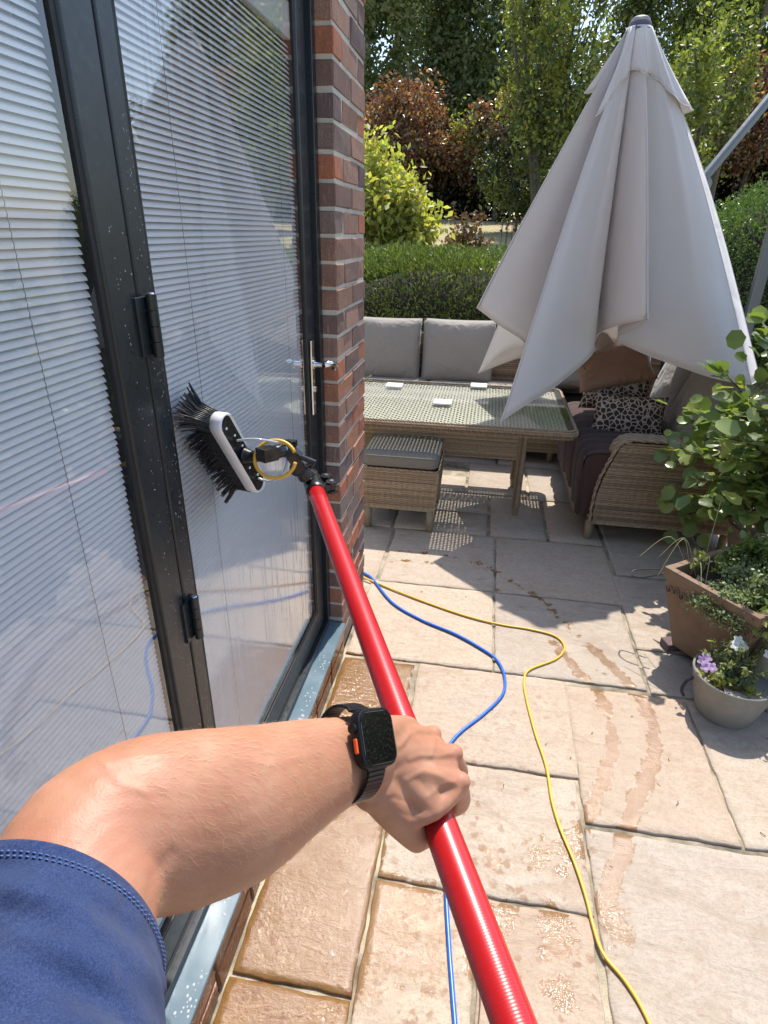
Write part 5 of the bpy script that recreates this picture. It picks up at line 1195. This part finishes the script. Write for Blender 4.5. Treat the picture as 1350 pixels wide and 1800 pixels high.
capsule([M0, M1], (.0155, .0118)); capsule([I0, M1], (.015, .010)); capsule([R0, M1], (.015, .010)); capsule([R0, K1], (.015, .0095)); capsule([I0, WB], (.015, .009)); capsule([PB, tuple(Vector(I1).lerp(Vector(WB), .45))], (.016, .0105)); capsule([tuple(Vector(I0).lerp(Vector(I1), .4)), WB], (.014, .0095))
def lerp3(a, b_, f_): return tuple(Vector(a).lerp(Vector(b_), f_))
for (a, b_) in ((I1, M1), (M1, R1), (R1, K1)): capsule([lerp3(I0 if a is I1 else M0, lerp3(a, b_, .5), .55), lerp3(M0, lerp3(a, b_, .5), .93)], (.0155, .0105))
# tendons and veins, small ridges over the metacarpals
nrm = Vector((.45, -.25, .86)).normalized()
def ridge(a, c__, h=.0115, r=.0032): a, c__ = Vector(a), Vector(c__); capsule([a + nrm * (h + .003), a.lerp(c__, .5) + nrm * h, c__ + nrm * (h - .003)], (.002, r, r))
ridge(M0, M1, .0118); ridge(I0, I1, .0115); ridge(R0, R1, .0108, .0028)
for kn in (I1, M1, R1): ab.ball(Vector(kn) + Vector((.004, .001, .0045)), .0105, 12, 8)
me = bpy.data.meshes.new('body'); me.from_pydata([tuple(v_) for v_ in ab.v], [], ab.f)
tmp = link(bpy.data.objects.new('body', me))
md = tmp.modifiers.new('r', 'REMESH'); md.mode = 'VOXEL'; md.voxel_size = .0019
md = tmp.modifiers.new('s', 'SMOOTH'); md.factor = .5; md.iterations = 14
dg = bpy.context.evaluated_depsgraph_get(); ev = tmp.evaluated_get(dg); me2 = bpy.data.meshes.new_from_object(ev); bpy.data.objects.remove(tmp)
nv_ = len(me2.vertices); co = np.empty(nv_ * 3, np.float32); me2.vertices.foreach_get('co', co); co = co.reshape(-1, 3)
nv3 = np.empty(nv_ * 3, np.float32); me2.vertices.foreach_get('normal', nv3); nv3 = nv3.reshape(-1, 3)
red = np.zeros(nv_, np.float32)
for kn, s_ in ((I1, .5), (M1, .55), (R1, .35), (I2, .4), (T2, .3)): red = np.maximum(red, s_ * np.exp(-((co - np.array(kn)) ** 2).sum(1) / .012 ** 2))
red = np.maximum(red, .12 * np.exp(-((co - np.array((-.19, .19, 1.28))) ** 2).sum(1) / .04 ** 2))
cn = np.array([tuple(R_), tuple(U_), tuple(W_)]); q_ = (co - np.array([0, 0, 1.6])) @ cn.T
pxl = np.stack([675 + 1046 * q_[:, 0] / q_[:, 2], 900 - 1046 * q_[:, 1] / q_[:, 2]], 1); face = -((co - np.array([0, 0, 1.6])) * nv3).sum(1) > 0
def pdist(poly):
    best = np.full(len(pxl), 1e9)
    for a_, b_ in zip(poly[:-1], poly[1:]):
        a_, b_ = np.array(a_, float), np.array(b_, float); v_ = b_ - a_; t_ = np.clip(((pxl - a_) @ v_) / (v_ @ v_), 0, 1)
        best = np.minimum(best, np.linalg.norm(pxl - a_ - t_[:, None] * v_, axis=1))
    return best
# raised veins and tendons, sunken creases on the visible side of the hand and forearm
disp = np.zeros(nv_)
for poly, amp, wd in (([(704, 1312), (720, 1290), (738, 1283), (752, 1286)], .0011, 4.5), ([(720, 1335), (740, 1328), (770, 1330), (795, 1324)], .0012, 5), ([(712, 1372), (742, 1356), (768, 1362), (800, 1378)], .0011, 5), ([(752, 1286), (765, 1300), (758, 1328)], .0008, 4),
                      ([(752, 1400), (775, 1380), (800, 1372)], .0009, 5), ([(40, 1402), (110, 1365), (180, 1340), (250, 1330), (330, 1330)], .0009, 8), ([(180, 1340), (210, 1375), (260, 1395)], .0006, 7), ([(400, 1330), (470, 1345), (560, 1325)], .0005, 7),
                      ([(655, 1412), (690, 1402), (720, 1410)], -.0008, 4), ([(668, 1440), (700, 1428), (735, 1440)], -.0006, 4), ([(770, 1305), (782, 1312)], -.0007, 4), ([(797, 1345), (808, 1352)], -.0008, 4), ([(742, 1448), (766, 1437), (790, 1428)], -.0006, 4), ([(262, 1600), (268, 1545), (300, 1500)], -.0012, 12)):
    disp += .72 * amp * np.exp(-(pdist(poly) / wd) ** 2) * face
co = (co + nv3 * disp[:, None]).astype(np.float32)
arm_co, arm_no = co.copy(), nv3
me2.vertices.foreach_set('co', (co - np.array(PR.loc, dtype=np.float32)).ravel()); me2.materials.clear(); me2.materials.append(M['skin']); me2.polygons.foreach_set('use_smooth', [True] * len(me2.polygons))
at = me2.attributes.new('red', 'FLOAT', 'POINT'); at.data.foreach_set('value', red); me2.name = 'body'
body = link(bpy.data.objects.new('body', me2)); body.parent = PR.o
# fine hairs
ax0 = Vector(secs[4][0]); ax1 = Vector(secs[10][0]); ad = np.array((ax1 - ax0).normalized()); tpar = (arm_co - np.array(ax0)) @ ad / (ax1 - ax0).length
cand = np.where((tpar > .05) & (tpar < 1.0))[0]; pick = rng.choice(cand, 3600)
P = arm_co[pick]; Nn = arm_no[pick]; side = np.array([.2, -.5, -.8]); d = ad * .75 + side * .45 + rng.normal(size=P.shape) * .28; d = d - Nn * (d * Nn).sum(1)[:, None]; d /= np.linalg.norm(d, axis=1)[:, None]
L = rng.uniform(.004, .011, len(P))[:, None]; w_ = np.cross(d, Nn) * .000075
mid = P + d * L * .5 + Nn * L * .16; tip = P + d * L + Nn * L * .20
V = np.stack([P - w_, P + w_, mid + w_ * .8, mid - w_ * .8, tip], 1).reshape(-1, 3); i = np.arange(len(P))[:, None] * 5
F = np.concatenate([i + np.array([[0, 1, 2]]), i + np.array([[0, 2, 3]]), i + np.array([[3, 2, 4]])], 0)
mesh('arm_hair', V, F, 'hair', PR, kind='stuff')
# sleeve
def PX(x, y, d): return Vector((0, 0, 1.6)) + (W_ + R_ * ((x - 675) / 1046) - U_ * ((y - 900) / 1046)) * d
SR = [(PX(72, 1655, .335), PX(286, 1690, .335), PX(76, 1477, .308)), (PX(70, 1700, .32), PX(290, 1745, .315), PX(70, 1560, .285)), (PX(50, 1790, .295), PX(289, 1850, .285), PX(60, 1650, .26)), (PX(30, 1900, .27), PX(293, 1960, .26), PX(40, 1770, .235)), (PX(10, 2080, .25), PX(310, 2130, .24), PX(20, 1930, .21)), (PX(-40, 2500, .24), PX(330, 2550, .23), PX(-40, 2300, .19))]
K = 64; V = []; F = []; nR = 26
def srow(q, inset=0):
    c_ = interp([s_[0] for s_ in SR], q); r_ = interp([s_[1] for s_ in SR], q) - c_; f_ = interp([s_[2] for s_ in SR], q) - c_; out = []
    for k in range(K):
        a = 2 * math.pi * k / K; wr = 1 - inset + .030 * math.sin(a * 2 + q * 3.1 + 1) * min(1, q * .8) + .028 * math.sin(a * 4 - q * 5) * min(1, q) + .020 * math.sin(a * 3 + q * 8) * min(1, q * .8)
        out.append(c_ + (r_ * math.cos(a) + f_ * math.sin(a)) * wr)
    return out
rows = [srow(.25, .05), srow(.02, .035), srow(-.0, .008)] + [srow(5 * j / nR) for j in range(nR + 1)]
for r_ in rows: V += r_
for i in range(len(rows) - 1):
    for k in range(K): k2 = (k + 1) % K; F.append((i * K + k, i * K + k2, (i + 1) * K + k2, (i + 1) * K + k))
F.append(tuple((len(rows) - 1) * K + k for k in range(K)))
slv = mesh('sleeve', V, F, 'denim', PR, True); sd = slv.modifiers.new('s', 'SUBSURF'); sd.levels = 1; sd.render_levels = 1
b = B()
for q0 in (.30, .40):
    rr = srow(q0); r2 = srow(q0 - .05)
    rr = catmull(rr, 4, True)
    cen = interp([s_[0] for s_ in SR], q0)
    for k in range(0, len(rr) - 2, 2):
        p, q = rr[k], rr[k + 1]; o_ = (p - cen).normalized() * .0004; b.tube([p + o_, (p + q) / 2 + o_ * 2.2, q + o_], .00042, 4, False)
b.build('stitching', 'stitch', slv, kind='stuff')

# ------------------------------------------------------------------ watch
WT = Thing('wristwatch', 'black smartwatch with an orange button worn on the left wrist', 'watch', (-.0687, .3849, 1.1938))
WC = Vector((-.0687, .3849, 1.1938)); A_ = Vector((.4996, .7133, -.4915)); L_2 = Vector((.294, -.6733, -.6784)); N_ = Vector((.8148, -.1945, .5461)); WX = WC - N_ * .030 + L_2 * .008
def rr2(hx, hy, r, n=7):
    pts = []
    for (sx, sy, a0) in ((1, 1, 0), (-1, 1, 90), (-1, -1, 180), (1, -1, 270)):
        for k in range(n + 1): a = math.radians(a0 + 90 * k / n); pts.append((sx * (hx - r) + r * math.cos(a), sy * (hy - r) + r * math.sin(a)))
    return pts
def wstack(levels):
    V = []; F = []; n_ = 32
    for (ins, h) in levels:
        for (x, y) in rr2(.0250 - ins, .0250 - ins, max(.003, .0125 - ins)): V.append(WC + A_ * x + L_2 * y + N_ * h)
    for i in range(len(levels) - 1):
        for k in range(n_): k2 = (k + 1) % n_; F.append((i * n_ + k, i * n_ + k2, (i + 1) * n_ + k2, (i + 1) * n_ + k))
    F.append(tuple(range(n_))[::-1]); F.append(tuple((len(levels) - 1) * n_ + k for k in range(n_))); return B().add(V, F)
o = wstack([(.004, -.006), (.0008, -.0045), (0, -.002), (0, .003), (.0006, .0048), (.0018, .0056), (.0026, .0056), (.0028, .0050)]).build('case', 'wcase', WT); smooth_by_angle(o, 35)
o = wstack([(.0029, .0046), (.0030, .0058), (.0036, .0062)]).build('screen', 'wglass', WT); smooth_by_angle(o, 30)
b = B(); pts = rr2(.0216, .0216, .010); 
b.tube([WC + A_ * x + L_2 * y + N_ * .0058 for x, y in pts + pts[:1]], .00035, 5, False); b.build('screen_edge', 'umbgrey', WT, True)
o = B().cyl(WC - A_ * .0262 - L_2 * .010 - N_ * .0002, A_, .0042, .004, 20).build('crown', 'wcase', WT); smooth_by_angle(o)
o = B().obox(WC - A_ * .0252 + L_2 * .0045, L_2, N_, A_, .0062, .0019, .0013).build('button', 'orange', WT, bevel=.0009)
# band made of links round the wrist
def bandpt(a, rr_, w_): return WX + L_2 * (rr_[0] * math.sin(a)) + N_ * (rr_[1] * math.cos(a)) + A_ * w_
rL, rN = .0395, .0300
seq = []; n_ = 46
for k in range(n_):
    a0 = .36 + (2 * math.pi - 1.30) * k / n_; a1_ = .36 + (2 * math.pi - 1.30) * (k + .90) / n_
    b = B(); V = []
    hw2 = .0118 if k not in (0, n_ - 1) else .0135
    for a in (a0, a1_):
        for rr_ in ((rL, rN), (rL + .0026, rN + .0026)):
            for s_ in (-hw2, hw2): V.append(bandpt(a, rr_, s_))
    b.add(V, [(0, 1, 3, 2), (4, 6, 7, 5), (0, 4, 5, 1), (2, 3, 7, 6), (0, 2, 6, 4), (1, 5, 7, 3)])
    if 1: b.build('band_link', 'wband', WT, bevel=.0006)
b = B(); V = []; F = []; 
for k in range(61):
    a = .34 + (2 * math.pi - 1.26) * k / 60
    for rr_ in ((rL + .0002, rN + .0002), (rL + .0016, rN + .0016)):
        for s_ in (-.0108, .0108): V.append(bandpt(a, rr_, s_))
for k in range(60): q = k * 4; F += [(q, q + 1, q + 5, q + 4), (q + 2, q + 6, q + 7, q + 3), (q, q + 4, q + 6, q + 2), (q + 1, q + 3, q + 7, q + 5)]
b.add(V, F).build('band_core', 'wcase', WT)
